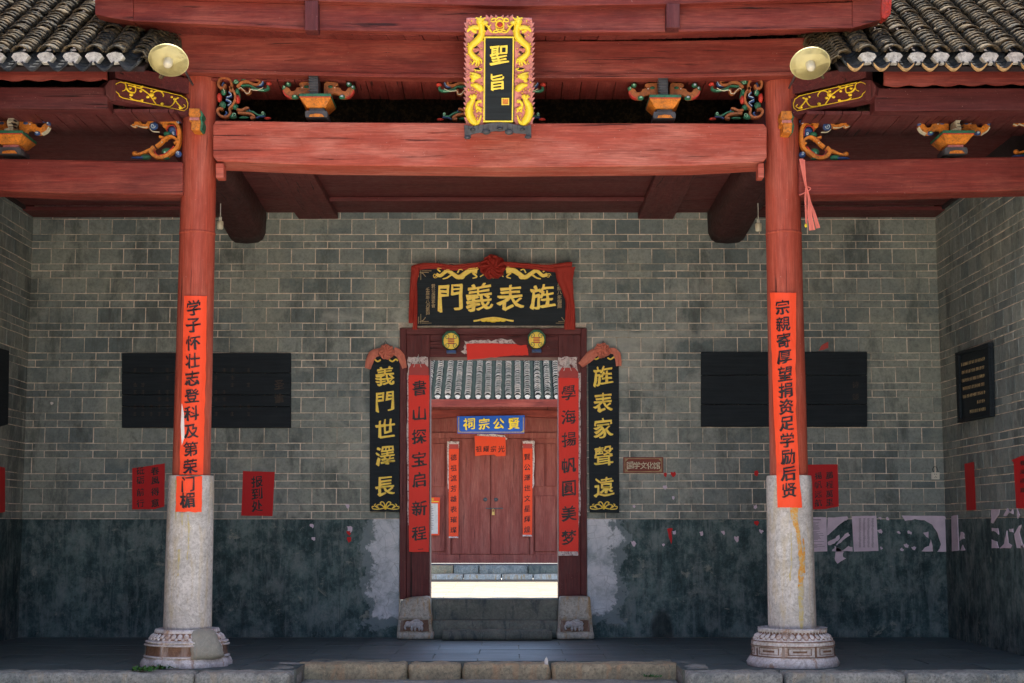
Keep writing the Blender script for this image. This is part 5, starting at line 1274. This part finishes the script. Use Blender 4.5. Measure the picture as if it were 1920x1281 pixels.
# brown plaque
mq = plane(W - .012)
pq = board('small brown plaque with cream characters right of the gate', 'plaque', 'small_plaque', mq, (1168.5, 857.5, 1243.5, 887), 0, .02, 'plaque_brown', .004)
part('plaque_border', 'gold_old', pq, lambda m: (m.rect(mq, 1171, 859.5, 1241, 860.6, .0205, .0225), m.rect(mq, 1171, 884, 1241, 885.1, .0205, .0225), m.rect(mq, 1171, 861, 1172, 883.5, .0205, .0225), m.rect(mq, 1240, 861, 1241, 883.5, .0205, .0225), [m.prism(mq, [(x, y), (x + 5 * sx, y), (x, y + 5 * sy)], .0205, .0225) for x, y, sx, sy in ((1172.5, 861, 1, 1), (1239.5, 861, -1, 1), (1172.5, 883.5, 1, -1), (1239.5, 883.5, -1, -1))]), 0)
text_part(pq, mq, 'cream', [(ch, 1181 + i * 12.5, 873, 13) for i, ch in enumerate('国学文化馆')], .0205, .024, 'character')
# red papers on the wall
mw = plane(W - .012)
def rp(lab, poly, lst, s_, seed=1):
    o = paper(lab, mw, poly, 'paper_d', .006, amp=.7, seed=seed); text_part(o, mw, 'ink', lst, .0065, .0072, rot=.03); return o
rp('red paper with two columns of black characters left of the left column', [(248, 878), (278, 874), (309, 869), (308, 950), (290, 955), (248, 955)], [(ch, 291, y, 15) for ch, y in zip('春風得意', (883, 901, 922, 943))] + [(ch, 263.5, y, 14.5) for ch, y in zip('砥砺前行', (883, 901, 923, 944))], 1)
rp('red paper with three black characters between left column and gate', [(456, 883.5), (515, 885), (511, 968), (452.5, 967)], [(ch, 482, y, 21) for ch, y in zip('报到处', (903, 926, 949))], 1, 3)
rp('red paper with two columns of black characters right of the right column', [(1500, 871), (1570.5, 871), (1572.5, 950), (1560, 952), (1545, 955), (1500, 956)], [(ch, 1555, y, 13.5) for ch, y in zip('鵬程萬里', (891, 909, 926, 942))] + [(ch, 1534, y, 13.5) for ch, y in zip('揚帆远航', (892, 909, 927, 943))], 1, 5)
# pale notices
mn = plane(W - .016)
def notice(lab, poly, lines, seed=1, group='pale notices on the right wall'):
    o = paper(lab, mn, poly, 'notice', .004, 'notice', 'notice', group, .5, seed)
    def pr(m):
        for (x0, y0, x1, y1) in lines: m.rect(mn, x0, y0, x1, y1, .0045, .005)
    if lines: part('print', 'notice_ink', o, pr, 0, kind='stuff')
    return o
notice('pale printed notice partly behind the right column', [(1500, 969), (1549.5, 970), (1551, 1034), (1500, 1036)], [(1521, 974, 1539, 975.6)] + [(1521, 979 + i * 1.9, 1521 + random.uniform(8, 26), 979.7 + i * 1.9) for i in range(26) if random.random() < .8])
def table_lines(x0, x1, y0, y1, n=5):
    L = []
    for i in range(n):
        x = x0 + (x1 - x0) * (i + .5) / n
        L += [(x - random.uniform(1.2, 2.4), y, x + random.uniform(1.2, 2.6), y + .7) for y in [y0 + k * 1.45 for k in range(int((y1 - y0) / 1.45))]]
    return L
notice('whole pale list notice with printed columns', [(1597, 968), (1643, 967), (1647, 1033), (1601, 1034.5)], table_lines(1608, 1640, 972, 1028, 4), 2)
SCL = ['oval pale scrap right of the whole list notice at its mid height', 'small pale scrap in the middle gap between list notice and arched notice', 'pale winged scrap inside the left part of the arch', 'small square pale scrap low beside the list notice', 'two-lobed pale scrap low under the arch', 'crescent pale scrap lowest left under the arch', 'pale scrap low under the arch nearest the standing shred', 'tiny pale scrap at the dado edge beside the list notice', 'flat pale scrap at the dado edge in the middle gap']
SHL = ['torn upper left corner of a notice on the right side wall', 'short curved shred below the torn corner on the side wall', 'lower left corner piece of a notice on the side wall', 'spiked shred with a wide foot on the side wall', 'bright slanting shred above the others on the side wall', 'long forked shred near the right edge of the view', 'small triangular shred under the red paper on the side wall', 'upright pink shred under the red paper on the side wall', 'small four-sided shred above the spiked one', 'pale foot of a notice at the right edge of the view']
TNL = ['tiny red scrap level with the brown plaque, nearer the plaque', 'tiny red scrap level with the brown plaque, farther from the plaque', 'tiny pale scrap just below and right of the brown plaque', 'tiny red scrap beside the right column near the top of its stone shaft', 'tiny pale scrap beside the right shaft just above the dado', 'tiny red scrap beside the right shaft just below the dado edge', 'pale scrap low beside the lime patch right of the gate', 'pale scrap close right of the red leaf-shaped scrap', 'pale scrap halfway between the red leaf scrap and the right shaft', 'pale scrap two steps left of the right shaft on the dado', 'tall pale scrap nearest the right shaft on the dado', 'pale scrap below the red leaf-shaped scrap', 'tiny pale scrap under the right couplet board on the bricks', 'pale scrap left of the gate, the upper of a far pair on the dado', 'pale scrap left of the gate, the lower of a far pair on the dado', 'tiny pale scrap on the bricks left of the left couplet board', 'pale scrap above the red pair on the dado left of the gate', 'upper red scrap of a pair on the dado left of the gate', 'lower red scrap of a pair on the dado left of the gate', 'tiny pale scrap on the bricks straight below the brown plaque', 'pale scrap against the edge of the right shaft', 'white plaster fleck on the bricks left of the left plank board', 'tiny red fleck just above the red leaf-shaped scrap']
tg = 'torn remains of pale notices on the right wall'
def torn(lab, mp, poly, seed=0, mat='notice', group=tg, amp=2.0, d=.009, name='torn_notice'):
    m = MB(); m.prism(mp, wob(poly, amp, seed, 3), .0003, d); return m.build(name, M[mat], label=lab, cat='torn paper', group=group)
torn('torn pale notice corner curving down between the two whole notices', mn, [(1551, 970), (1588, 969), (1591, 974), (1584, 976), (1570, 986), (1556, 1001), (1551, 1004)], 1)
torn('curled pale paper strip below the torn corner', mn, [(1552, 1016), (1566, 1010), (1573, 1003), (1575, 1010), (1564, 1019), (1553, 1023)], 2)
torn('thin slanting shred of pale paper', mn, [(1568, 1022), (1582, 1004), (1590, 998), (1594, 1003), (1580, 1014), (1569, 1023)], 3)
torn('pale bottom edge of a torn-off notice', mn, [(1560, 1034), (1566, 1024), (1572, 1027), (1580, 1033), (1590, 1024), (1598, 1027), (1599, 1034)], 4)
torn('pink flap of paper hanging below the torn notices', mn, [(1568, 1025), (1581, 1034), (1580, 1044), (1586, 1047), (1570, 1057), (1565, 1048)], 5)
torn('large torn notice with an arched hole beside the wall corner', mn, [(1691, 967), (1770, 968), (1783, 976), (1784, 1035), (1757, 1035), (1762, 1028), (1764, 1020), (1758, 1000), (1748, 984), (1733, 976), (1715, 974), (1697, 977)], 6, amp=1.2)
torn('pale shred standing inside the arched hole', mn, [(1728, 1034), (1735, 1026), (1742, 1024), (1745, 1012), (1748, 1024), (1749, 1034)], 7, amp=1)
torn('small pink arrow-shaped shred', mn, [(1731, 999), (1740, 997), (1741, 1009), (1735, 1005)], 8, amp=1)
for i, (x, y, r_) in enumerate(((1650, 997, 5), (1685, 999, 3.5), (1705, 999, 4.5), (1652, 1028, 3), (1699, 1024, 5), (1691, 1031, 3.5), (1713, 1029, 4.5), (1650, 972, 3), (1664, 973, 3.5))):
    torn(SCL[i], mn, [(x - r_, y - r_ * .5), (x, y - r_), (x + r_, y - r_ * .2), (x + r_ * .6, y + r_ * .7), (x - r_ * .4, y + r_ * .5)], i + 20, group='small paper scraps between the notices', amp=r_ * .5, name='paper_scrap')
mr_ = wallx(XR - .016, 1)
torn('pale notice strip on the side wall next to the corner', mr_, [(1785, 968), (1796, 966), (1799, 1032), (1786, 1034)], 9, amp=.8)
torn('ragged pale shred right of the corner strip', mr_, [(1800, 1014), (1803, 997), (1808, 999), (1809, 1010), (1802, 1012)], 10, amp=1)
torn('low pale shred right of the corner strip', mr_, [(1802, 1032), (1806, 1022), (1810, 1030), (1810, 1032)], 11, amp=1)
for i, P_ in enumerate(([(1860, 955), (1875, 955), (1874, 965), (1863, 981), (1860, 980)], [(1861, 990), (1872, 991), (1874, 1002), (1866, 996), (1861, 996)], [(1861, 1012), (1870, 1016), (1874, 1028), (1861, 1028)], [(1876, 1028), (1884, 1020), (1889, 995), (1892, 1018), (1898, 1022), (1896, 1028)],
                        [(1883, 967), (1890, 953), (1894, 959), (1888, 968)], [(1903, 1002), (1912, 986), (1916, 984), (1912, 998), (1920, 1028), (1908, 1028)], [(1894, 962), (1900, 955), (1901, 964)], [(1909, 972), (1908, 953), (1913, 966), (1910, 973)], [(1893, 992), (1900, 992), (1901, 998), (1895, 997)], [(1914, 1024), (1926, 1018), (1930, 1029), (1916, 1028)])):
    torn(SHL[i], mr_, P_, 30 + i, group='shreds of notices on the right side wall', amp=1.0, name='paper_shred')
for i, (x, y, r_, mt) in enumerate(((1247, 890, 4, 'paper_d'), (1262, 890, 5, 'paper_d'), (1247, 914, 4, 'notice'), (1418, 888, 5, 'paper_d'), (1416, 951, 4, 'notice'), (1418, 981, 5, 'paper_d'), (1188, 1020, 5, 'notice'), (1264, 999, 4, 'notice'), (1315, 1001, 4, 'notice'), (1356, 999, 4, 'notice'), (1381, 1011, 5, 'notice'), (1244, 1022, 3, 'notice'), (1189, 950, 3, 'notice'), (585, 986, 4, 'notice'), (588, 1011, 4, 'notice'), (652, 950, 4, 'notice'), (656, 993, 6, 'notice'), (654, 1000, 4, 'paper_d'), (654, 1012, 5, 'paper_d'), (1262, 934, 3, 'notice'), (1427, 997, 4, 'notice'), (97, 757, 3, 'white'), (1258, 993, 3, 'paper_d'))):
    m = MB(); m.prism(mn, wob([(x - r_, y - r_ * .8), (x + r_ * .6, y - r_), (x + r_, y), (x + r_ * .2, y + r_), (x - r_ * .6, y + r_ * .4)], r_ * .5, i, 3), 0, .004)
    red = mt == 'paper_d'
    m.build('paper_scrap', M[mt], label=TNL[i], cat='torn paper', group='tiny red scraps on the back wall' if red else 'tiny pale scraps on the back wall')
torn('red leaf-shaped scrap of paper on the dark plaster right of the gate', mn, [(1251, 992), (1257, 990), (1260, 1005), (1259, 1021), (1254, 1008)], 3, 'paper_d', 'tiny red scraps on the back wall', 1)
torn('dark red scrap above the right plank board', mn, [(1535, 658), (1540, 648), (1553, 641), (1553, 652), (1545, 656)], 4, 'paper_faded', 'tiny red scraps on the back wall', 1)
# socket
so = board('white wall socket near the right corner', 'socket', 'wall_socket', mn, (1746, 886, 1761, 899), -.004, .02, 'plastic', .003)
part('socket_holes', 'ink', so, lambda m: [m.rect(mn, x, y, x + 1.3, y + 1.2, .0201, .021) for x, y in ((1751, 889), (1754.5, 889), (1753, 893), (1751.5, 895), (1754.8, 895))], 0, kind='stuff')
part('wire', 'ink', so, lambda m: m.tube([mn(1750, 886, .01), mn(1748, 880, .005), mn(1751, 875, .005), mn(1756, 876, .005), mn(1759, 886, .01)], .004, 5), 0)
# framed tablet and red papers on the right wall; board and paper on the left wall
ft = empty('framed_tablet', mr_(1832, 790, 0), 'black framed tablet with small gold writing on the right side wall', 'tablet')
part('tablet_face', 'black', ft, lambda m: m.prism(mr_, [(1800, 662), (1863, 643), (1866, 781), (1804, 793)], 0, .03), .004)
part('tablet_frame', 'black', ft, lambda m: (m.prism(mr_, [(1799, 662), (1863, 643), (1863, 650), (1800, 668)], .0301, .055), m.prism(mr_, [(1804, 787), (1866, 774), (1866, 781), (1804, 793)], .0301, .055), m.prism(mr_, [(1799.5, 668.5), (1806, 666.5), (1809, 785), (1804, 786.5)], .0301, .054), m.prism(mr_, [(1855, 653), (1863, 650.5), (1866, 773.5), (1858, 775)], .0301, .054)), .003)
def tw(m):
    for j, (x0, x1) in enumerate(((1808, 1851), (1809, 1851), (1809, 1851), (1811, 1852), (1811, 1852), (1838, 1851), (1824, 1853))):
        x = x0
        while x < x1:
            yb = 684 + j * 15.2 - (x - 1808) * (.27 - j * .012) 
            m.rect(mr_, x, yb - 3, x + .7, yb + 3.2, .0301, .032)
            if random.random() < .7: m.rect(mr_, x + .7, yb - 2 + random.uniform(-1, 3), x + 1.7, yb - 1 + random.uniform(-1, 3), .0301, .032)
            x += random.choice((2.2, 2.7, 3.0))
part('gold_writing', 'gold_old', ft, tw, 0, kind='stuff')
sr = paper('narrow dark red paper strip on the right side wall', mr_, [(1809, 870), (1826, 866), (1830, 956), (1813, 957)], 'paper_d', .004, amp=.3)
o = paper('red paper at the right edge of the view on the side wall', mr_, [(1897, 863), (1916, 855), (1945, 851), (1945, 955), (1906, 953), (1901, 867)], 'paper_d', .004, amp=.3, seed=4)
text_part(o, mr_, 'ink', [('福', 1909, 868 + 0, 6), ('寿', 1910, 886, 6), ('安', 1911, 906, 6), ('康', 1912, 928, 6)][:0] + [(ch, 1918, 868 + i * 17, 9) for i, ch in enumerate('春風得意')], .0045, .005)
mL = wallx(XL + .016, -1)
board('dark tablet at the left edge of the view on the side wall', 'tablet', 'side_tablet', mL, None, 0, .04, 'black', .004, None, [(-50, 640), (11, 658), (9, 796), (-50, 812)])
paper('red paper at the left edge of the view on the side wall', mL, [(-30, 868), (9, 877), (9, 960), (-30, 968)], 'paper_d', .004, amp=.5, seed=6)

# ------------------------------------------------------------- long couplets wrapped on the columns
def wrap(c, x0, label, pieces, chars):
    def surf(px, py, d):
        r_ = ray(px, py); R_ = (.2285 if py > 889 else .1815 + max(0, py - 872) / 17 * .047 if py > 872 else .1795) + d
        R_ = min(R_, .2285 + d)
        # hit the column cylinder
        a = r_.x ** 2 + r_.y ** 2; ox, oy = CAMX - x0, -COL; b = ox * r_.x + oy * r_.y; q = b * b - a * (ox * ox + oy * oy - R_ * R_)
        t = (-b - math.sqrt(max(q, 0))) / a
        return Vector((CAMX + r_.x * t, r_.y * t, CAMZ + r_.z * t))
    o = None
    for k, (lf, rt, mat) in enumerate(pieces):
        m = MB(); n, w_ = 60, 8; y0, y1 = lf[0][1], lf[-1][1]; vv = []
        def le(L, y):
            for a, b in zip(L, L[1:]):
                if y <= b[1]: return a[0] + (b[0] - a[0]) * (y - a[1]) / (b[1] - a[1])
            return L[-1][0]
        for i in range(n + 1):
            y = y0 + (y1 - y0) * i / n
            for j in range(w_ + 1):
                a, b = le(lf, y), le(rt, y); x = a + (b - a) * j / w_
                x += (1.3 * noise.noise(Vector((y * .05, 3.0 * (j > 4) + k, 2)))) * abs(j / w_ - .5) * 2
                vv.append(surf(x, y + (2.5 * noise.noise(Vector((j * .6, k, 1))) if i in (0, n) else 0), .004 + .012 * abs(noise.noise(Vector((x * .07, y * .045, k)))) + (.01 if j in (0, w_) else 0) * max(0, noise.noise(Vector((y * .02, j, 3))))))
        m.add(vv, [(i * (w_ + 1) + j, i * (w_ + 1) + j + 1, (i + 1) * (w_ + 1) + j + 1, (i + 1) * (w_ + 1) + j) for i in range(n) for j in range(w_)], 0, True)
        if o is None: o = m.build('column_couplet', M[mat], label=label, cat='couplet', group='long couplets pasted on the columns')
        else: m.build('lower_sheet', M[mat], o)
    for i, (ch, x, y, s_) in enumerate(chars):
        m = MB(); m.char(lambda a, b, d: surf(a, b, .0175), ch, x, y, s_, 0, .002, 0, i); m.build('lettering', M['ink'], o)
    return o
ol = wrap(colL, -2.797, 'long red couplet paper on the left column ending on its stone shaft', [
    ([(345, 555), (343, 640), (340, 760), (338, 820), (337, 890)], [(388, 557), (386, 700), (383, 800), (381, 890)], 'paper_o'),
    ([(331, 893), (330, 940), (329, 960)], [(379, 894), (379, 930), (378, 962)], 'paper_o')],
    [(ch, 363 - i * .7, 577 + i * 33.1, 27) for i, ch in enumerate('学子怀壮志登科及第荣')] + [('门', 352, 908, 27), ('楣', 351, 938, 29)])
m = MB(); m.prism(plane(COL - .19), [(341, 757), (345, 775), (346, 820), (341, 835), (339, 800)], -.003, .004); m.build('peeled_edge', M['white'], ol)
orr = wrap(colR, 2.788, 'long red couplet paper on the right column with a crumpled tail', [
    ([(1444, 549), (1446, 640), (1450, 760), (1452, 800), (1455, 850), (1456, 900), (1458, 952)], [(1493, 551), (1492, 700), (1493, 790), (1496, 830), (1499, 900), (1504, 947)], 'paper_o')],
    [(ch, 1467 + i * 1.15, 576 + i * 31.2, 27) for i, ch in enumerate('宗親寄厚望捐资足学励后贤')])
def surf_of(x0, R_):
    def f(px, py, d):
        r_ = ray(px, py); q0 = R_ + d; a = r_.x ** 2 + r_.y ** 2; ox, oy = CAMX - x0, -COL; b = ox * r_.x + oy * r_.y; q = b * b - a * (ox * ox + oy * oy - q0 * q0)
        t = (-b - math.sqrt(max(q, 0))) / a; return Vector((CAMX + r_.x * t, r_.y * t, CAMZ + r_.z * t))
    return f
def stain(col, x0, name, mat, lst):
    f = surf_of(x0, .2215); 
    for k, (P_, w_) in enumerate(lst):
        m = MB(); P2 = spline(P_, 8); n = len(P2); vv = []
        for i, (x, y) in enumerate(P2):
            u = i / (n - 1); ww = w_[0] + (w_[1] - w_[0]) * u; ww *= .75 + .7 * abs(noise.noise(Vector((y * .09, k, 1)))) ; sh = 2.2 * noise.noise(Vector((y * .06, k, 5)))
            for j in range(5): vv.append(f(x + sh + ww * (j / 4 - .5), y, .0015))
        m.add(vv, [(i * 5 + j, i * 5 + j + 1, (i + 1) * 5 + j + 1, (i + 1) * 5 + j) for i in range(n - 1) for j in range(4)], 0, True); m.build(name, M[mat], col)
stain(colR, 2.788, 'orange_drip', 'drip', [([(1488, 945), (1490, 975), (1497, 998)], (22, 6)), ([(1496, 995), (1499, 1020), (1503, 1060), (1500, 1100)], (7, 11)), ([(1506, 1010), (1508, 1040), (1506, 1075)], (3, 6))])
stain(colR, 2.788, 'yellow_stain', 'ystain', [([(1501, 1095), (1502, 1130), (1503, 1180)], (14, 8)), ([(1483, 1000), (1484, 1050), (1481, 1090)], (2, 4))])
stain(colL, -2.797, 'yellow_stain', 'ystain', [([(341, 962), (342, 985)], (8, 3)), ([(352, 965), (354, 1000), (351, 1050)], (4, 2)), ([(330, 900), (331, 940), (329, 975)], (5, 2)), ([(336, 1030), (334, 1080)], (6, 2))])
for P_, w_ in (([(1484, 948), (1486, 985), (1493, 1000), (1500, 1020), (1503, 1060), (1500, 1110), (1499, 1160)], (20, 7)), ([(1478, 950), (1482, 968), (1492, 980)], (12, 4)), ([(1496, 1005), (1499, 1040), (1506, 1080)], (9, 4))):
    pass

# ================================================================= BLACK TABLET ON THE MAIN BEAM
pb0 = at(936, 250, 14.0); pt0 = at(936, 33, 13.42)
nn = Vector((0, -(pt0.z - pb0.z), (pt0.y - pb0.y)))
mt_ = tilt(pb0, nn, 850, 10, 4.93)
tb = empty('imperial_tablet', pb0, 'upright black tablet in a gilded dragon frame leaning over the main beam', 'tablet')
part('panel', 'slate', tb, lambda m: m.rect(mt_, 284, 284, 562, 1076, -.02, .012), .004)
part('panel_face', 'black', tb, lambda m: m.rect(mt_, 300, 300, 546, 1060, .0121, .014), 0)
part('gold_border', 'gold_y', tb, lambda m: (m.rect(mt_, 284, 284, 562, 297, .013, .026), m.rect(mt_, 276, 1060, 552, 1074, .013, .026), m.prism(mt_, [(285, 298), (297, 298), (290, 1059), (277, 1059)], .013, .026), m.prism(mt_, [(549, 298), (562, 298), (552, 1059), (540, 1059)], .013, .026)), .002)
text_part(tb, mt_, 'gold_y', [('聖', 420, 452, 172), ('旨', 408, 702, 150)], .0145, .024, 'character')
part('seal', 'gold_y', tb, lambda m: m.rect(mt_, 446, 852, 516, 918, .0145, .019), .002)
part('seal_mark', 'orange', tb, lambda m: (m.rect(mt_, 455, 861, 508, 910, .0195, .021)), 0)
def ring(m):
    L = [(112, 1090), (104, 110), (120, 96)]
    out = []
    # flame edge left side
    y = 1080
    left = []
    while y > 120:
        left += [(118, y), (96 + random.uniform(-5, 5), y - 42), (122, y - 38)]; y -= 46
    right = [(2 * 424 + 6 - x, y) for x, y in left][::-1]
    top = []
    x = 118
    while x < 735: top += [(x, 118), (x + (8 if x < 424 else 38), 92 + random.uniform(-4, 4)), (x + 40, 116)]; x += 44
    outer = [(150, 1112)] + left + top + right + [(690, 1112)]
    return outer
outer = ring(None)
li = [p for p in outer if p[0] < 250 or p[1] < 200 and p[0] < 424]
# frame built as four flame-edged boards round the panel
fl_left = [(112, 1095)] + [p for p in outer if p[0] < 130 and p[1] > 118] + [(280, 118), (284, 1076), (262, 1112), (150, 1112)]
part('flame_frame', 'pink', tb, lambda m: m.prism(mt_, fl_left, -.022, -.002), 0)
part('flame_frame', 'pink', tb, lambda m: m.prism(mt_, [(848 - x, y) for x, y in fl_left], -.022, -.002), 0)
topf = [(118, 118)] + [p for p in outer if p[1] < 120 and 118 < p[0] < 735] + [(735, 118), (560, 282), (284, 282)]
part('flame_frame', 'pink', tb, lambda m: m.prism(mt_, [(281, 282), (281, 119)] + [p for p in outer if p[1] < 120 and 281 < p[0] < 567] + [(567, 119), (567, 282)], -.022, -.003), 0)
def holes(m, s_):
    f = (lambda x: x) if s_ < 0 else (lambda x: 848 - x)
    for x, y, rx, ry in ((210, 415, 34, 40), (212, 290, 24, 30), (230, 590, 38, 16), (225, 890, 20, 26), (300, 210, 22, 26), (160, 690, 12, 10), (262, 730, 16, 16)): m.blob(mt_, f(x), y, rx, ry, -.002, .003)  # dark lenses painted on for the shade of pierced openings
def clouds(m, s_):
    f = (lambda x: x) if s_ < 0 else (lambda x: 848 - x)
    rr = random.Random(5)
    for _ in range(46):
        x, y = rr.uniform(125, 270), rr.uniform(130, 1080); m.blob(mt_, f(x), y, rr.uniform(14, 26), rr.uniform(12, 22), -.003, rr.uniform(.014, .024), 0, 8, 4)
def beads(m, s_):
    f = (lambda x: x) if s_ < 0 else (lambda x: 848 - x)
    rr = random.Random(8)
    for _ in range(44):
        x, y = rr.uniform(125, 275), rr.uniform(130, 1060); m.blob(mt_, f(x), y, 7, 7, .014, .014, 0, 7, 4)
def dragon(m, s_):
    f = (lambda x: x) if s_ < 0 else (lambda x: 848 - x)
    P_ = lambda L: [(f(x), y) for x, y in L]
    m.mtube(mt_, P_([(250, 150), (262, 215), (258, 275), (215, 330), (165, 375), (160, 435), (200, 480), (240, 500)]), [34, 30, 36, 32, 26, 30, 24], .012, 10)
    for L in ([(215, 490), (190, 520), (172, 545)], [(215, 495), (215, 530), (205, 555)], [(225, 490), (238, 525), (232, 552)], [(235, 485), (258, 505), (262, 535)]): m.mtube(mt_, P_(L), [15, 11, 5], .016, 7)
    m.mtube(mt_, P_([(240, 205), (190, 200), (150, 215), (130, 240)]), [24, 20, 8], .02, 8)          # upper fin / claw
    m.mtube(mt_, P_([(215, 240), (180, 230), (165, 190)]), [20, 14, 8], .018, 7); m.mtube(mt_, P_([(270, 215), (300, 240)]), [14, 8], .02, 7, sub=1)
    m.blob(mt_, f(248), 145, 40, 36, .01, .045); m.blob(mt_, f(290), 160, 36, 20, .01, .045); m.mtube(mt_, P_([(300, 175), (330, 190), (350, 170)]), [10, 8, 4], .03, 6)   # head and jaw
    for L in ([(235, 125), (215, 108), (205, 118)], [(255, 120), (250, 102), (262, 96)], [(275, 125), (290, 110), (300, 112)]): m.mtube(mt_, P_(L), [8, 5, 3], .03, 6)
    m.mtube(mt_, P_([(320, 190), (345, 235), (360, 250)]), [14, 10, 5], .012, 6)
    for k in range(5): m.mtube(mt_, P_([(250, 655 - k * 2), (200 - k * 8, 630 + k * 16), (150 + k * 12, 620 + k * 20)]), [16, 12, 4], .014 + k * .002, 7)
    m.blob(mt_, f(200), 655, 52, 32, .0, .04); m.mtube(mt_, P_([(190, 590), (235, 600), (262, 590), (240, 575)]), [5, 7, 4], .016, 6)
    m.mtube(mt_, P_([(160, 735), (205, 740), (245, 765), (262, 790)]), [10, 28, 34, 20], .01, 9)
    m.mtube(mt_, P_([(195, 820), (182, 870), (150, 930), (145, 990), (170, 1050), (210, 1085), (242, 1060), (258, 1010)]), [14, 22, 34, 40, 40, 30, 12, 5], .012, 9)
    for L in ([(180, 870), (165, 840), (160, 820)], [(185, 860), (205, 840), (212, 828)], [(175, 890), (140, 905), (125, 910)], [(210, 930), (245, 950), (265, 950)], [(262, 880), (225, 890), (210, 930), (222, 970)], [(230, 960), (215, 985)], [(245, 960), (262, 985)]): m.mtube(mt_, P_(L), [17, 14, 6], .018, 7)
for s_ in (-1, 1):
    part('opening_shade', 'void', tb, lambda m: holes(m, s_), 0, kind='stuff'); part('cloud_carving', 'pink', tb, lambda m: clouds(m, s_), 0, kind='stuff')
    part('gilt_beads', 'gold_y', tb, lambda m: beads(m, s_), 0, kind='stuff'); part('dragon_carving', 'gold_y', tb, lambda m: dragon(m, s_), 0)
def crest(m):
    m.blob(mt_, 430, 172, 44, 40, -.004, .02, 0, 14, 6)
    for s_ in (-1, 1):
        f = (lambda x: x) if s_ < 0 else (lambda x: 860 - x)
        for L in ([(350, 130), (375, 118), (400, 125), (415, 110), (430, 112)], [(345, 140), (370, 150), (395, 140)], [(370, 240), (400, 225), (430, 250)], [(360, 245), (395, 250), (430, 235)], [(395, 200), (400, 215), (430, 222)], [(385, 130), (400, 150), (392, 175), (398, 200)]): m.mtube(mt_, [(f(x), y) for x, y in L], [7, 6], .012, 6)
part('crest', 'gold_y', tb, crest, 0)
part('pearl', 'redp', tb, lambda m: m.blob(mt_, 430, 175, 28, 26, .012, .02), 0)
ms_ = tilt(at(936, 250, 13.96), Vector((0, -1, -.25)), 850, 10, 4.93)
st_ = empty('tablet_stand', at(934, 262, 13.96), 'dark carved bracket stand under the dragon tablet on the main beam', 'stand')
part('stand_body', 'slate', st_, lambda m: m.prism(ms_, [(100, 1105), (180, 1118), (260, 1105), (340, 1088), (424, 1082), (510, 1088), (590, 1105), (660, 1118), (720, 1105), (722, 1210), (690, 1232), (668, 1190), (570, 1185), (530, 1172), (480, 1160), (430, 1168), (390, 1165), (340, 1170), (290, 1185), (240, 1180), (165, 1195), (150, 1240), (105, 1238)], -.06, .03), .005)
part('stand_scrolls', 'slate', st_, lambda m: [m.blob(ms_, x, y, rx, ry, .03, .03) for x, y, rx, ry in ((305, 1170, 42, 28), (515, 1172, 42, 28), (132, 1222, 34, 18), (690, 1218, 34, 18), (180, 1150, 26, 14), (430, 1140, 30, 14), (640, 1150, 26, 14))], 0)
part('stand_joints', 'void', st_, lambda m: [m.rect(ms_, x, 1108 - 8 * math.sin((x - 100) / 620 * math.pi) + 6, x + 3, 1150, .0305, .032) for x in range(140, 710, 45)], 0, kind='stuff')
# ------------------------------------------------------------- ribbon on the right column, weeds, litter
rb = empty('red_ribbon', at(1515, 300, 14.1), 'frayed pink and red ribbon tied round the right column hanging below the beam', 'ribbon')
m14 = plane(14.12)
for k, (P_, w_) in enumerate((([(1502, 298), (1506, 322), (1510, 346), (1512, 352)], (8, 3)), ([(1507, 300), (1509, 325), (1511, 350)], (4, 2)), ([(1512, 352), (1517, 375), (1518, 400), (1523, 432)], (3, 11)), ([(1512, 352), (1510, 370), (1511, 398), (1512, 420)], (4, 3)), ([(1512, 352), (1519, 380), (1526, 400), (1534, 428)], (2, 8)), ([(1498, 366), (1508, 362), (1520, 354), (1510, 350)], (2, 2)))):
    part('strand', 'ribbon', rb, lambda m: drape(m, m14, P_, w_, .0, 1, k, .006, 4), 0)
part('knot_tag', 'gold_y', rb, lambda m: m.blob(m14, 1511, 423, 2.5, 4, .0, .012), 0)
def weed(px, py, n, lab, s_=1.0):
    c = atz(px, py, 0.002) if py < 1262 else at(px, py, YC - .15)
    m = MB(); rr = random.Random(int(px))
    for _ in range(n):
        a = rr.uniform(0, 6.28); l = rr.uniform(.03, .10) * s_; b = c + Vector((rr.gauss(0, .05) * s_, rr.gauss(0, .02), 0)); t = b + Vector((math.cos(a) * l, math.sin(a) * l * .5 - .01, rr.uniform(.01, .05) * s_)); w_ = Vector((-math.sin(a), math.cos(a), .3)) * rr.uniform(.008, .016) * s_
        m.add([b, (b + t) / 2 + w_, t, (b + t) / 2 - w_], [(0, 1, 2, 3)])
    m.build('weed', M['weed'], label=lab, cat='weed')
weed(268, 1259, 46, 'small green weed at the left foot of the left column base', 1.1); weed(302, 1254, 60, 'bushier green weed in front of the left column base', .9)
weed(1222, 1270, 26, 'tiny weed at the foot of the middle step stones', .7); weed(1310, 1272, 30, 'tiny weed by the corner of the right kerb stone', .9)
for px_, py_, w_, h_, lab in ((1024, 1248, 7, 18, 'scrap of white paper standing on the step edge'),):
    mm = plane(YC + .02); m = MB(); m.prism(mm, [(px_ - 3, py_), (px_ - 3, py_ - 10), (px_ + 1, py_ - 17), (px_ + 4, py_ - 8), (px_ + 3, py_ - 1)], 0, .003); m.build('paper_scrap', M['white'], label=lab, cat='torn paper')
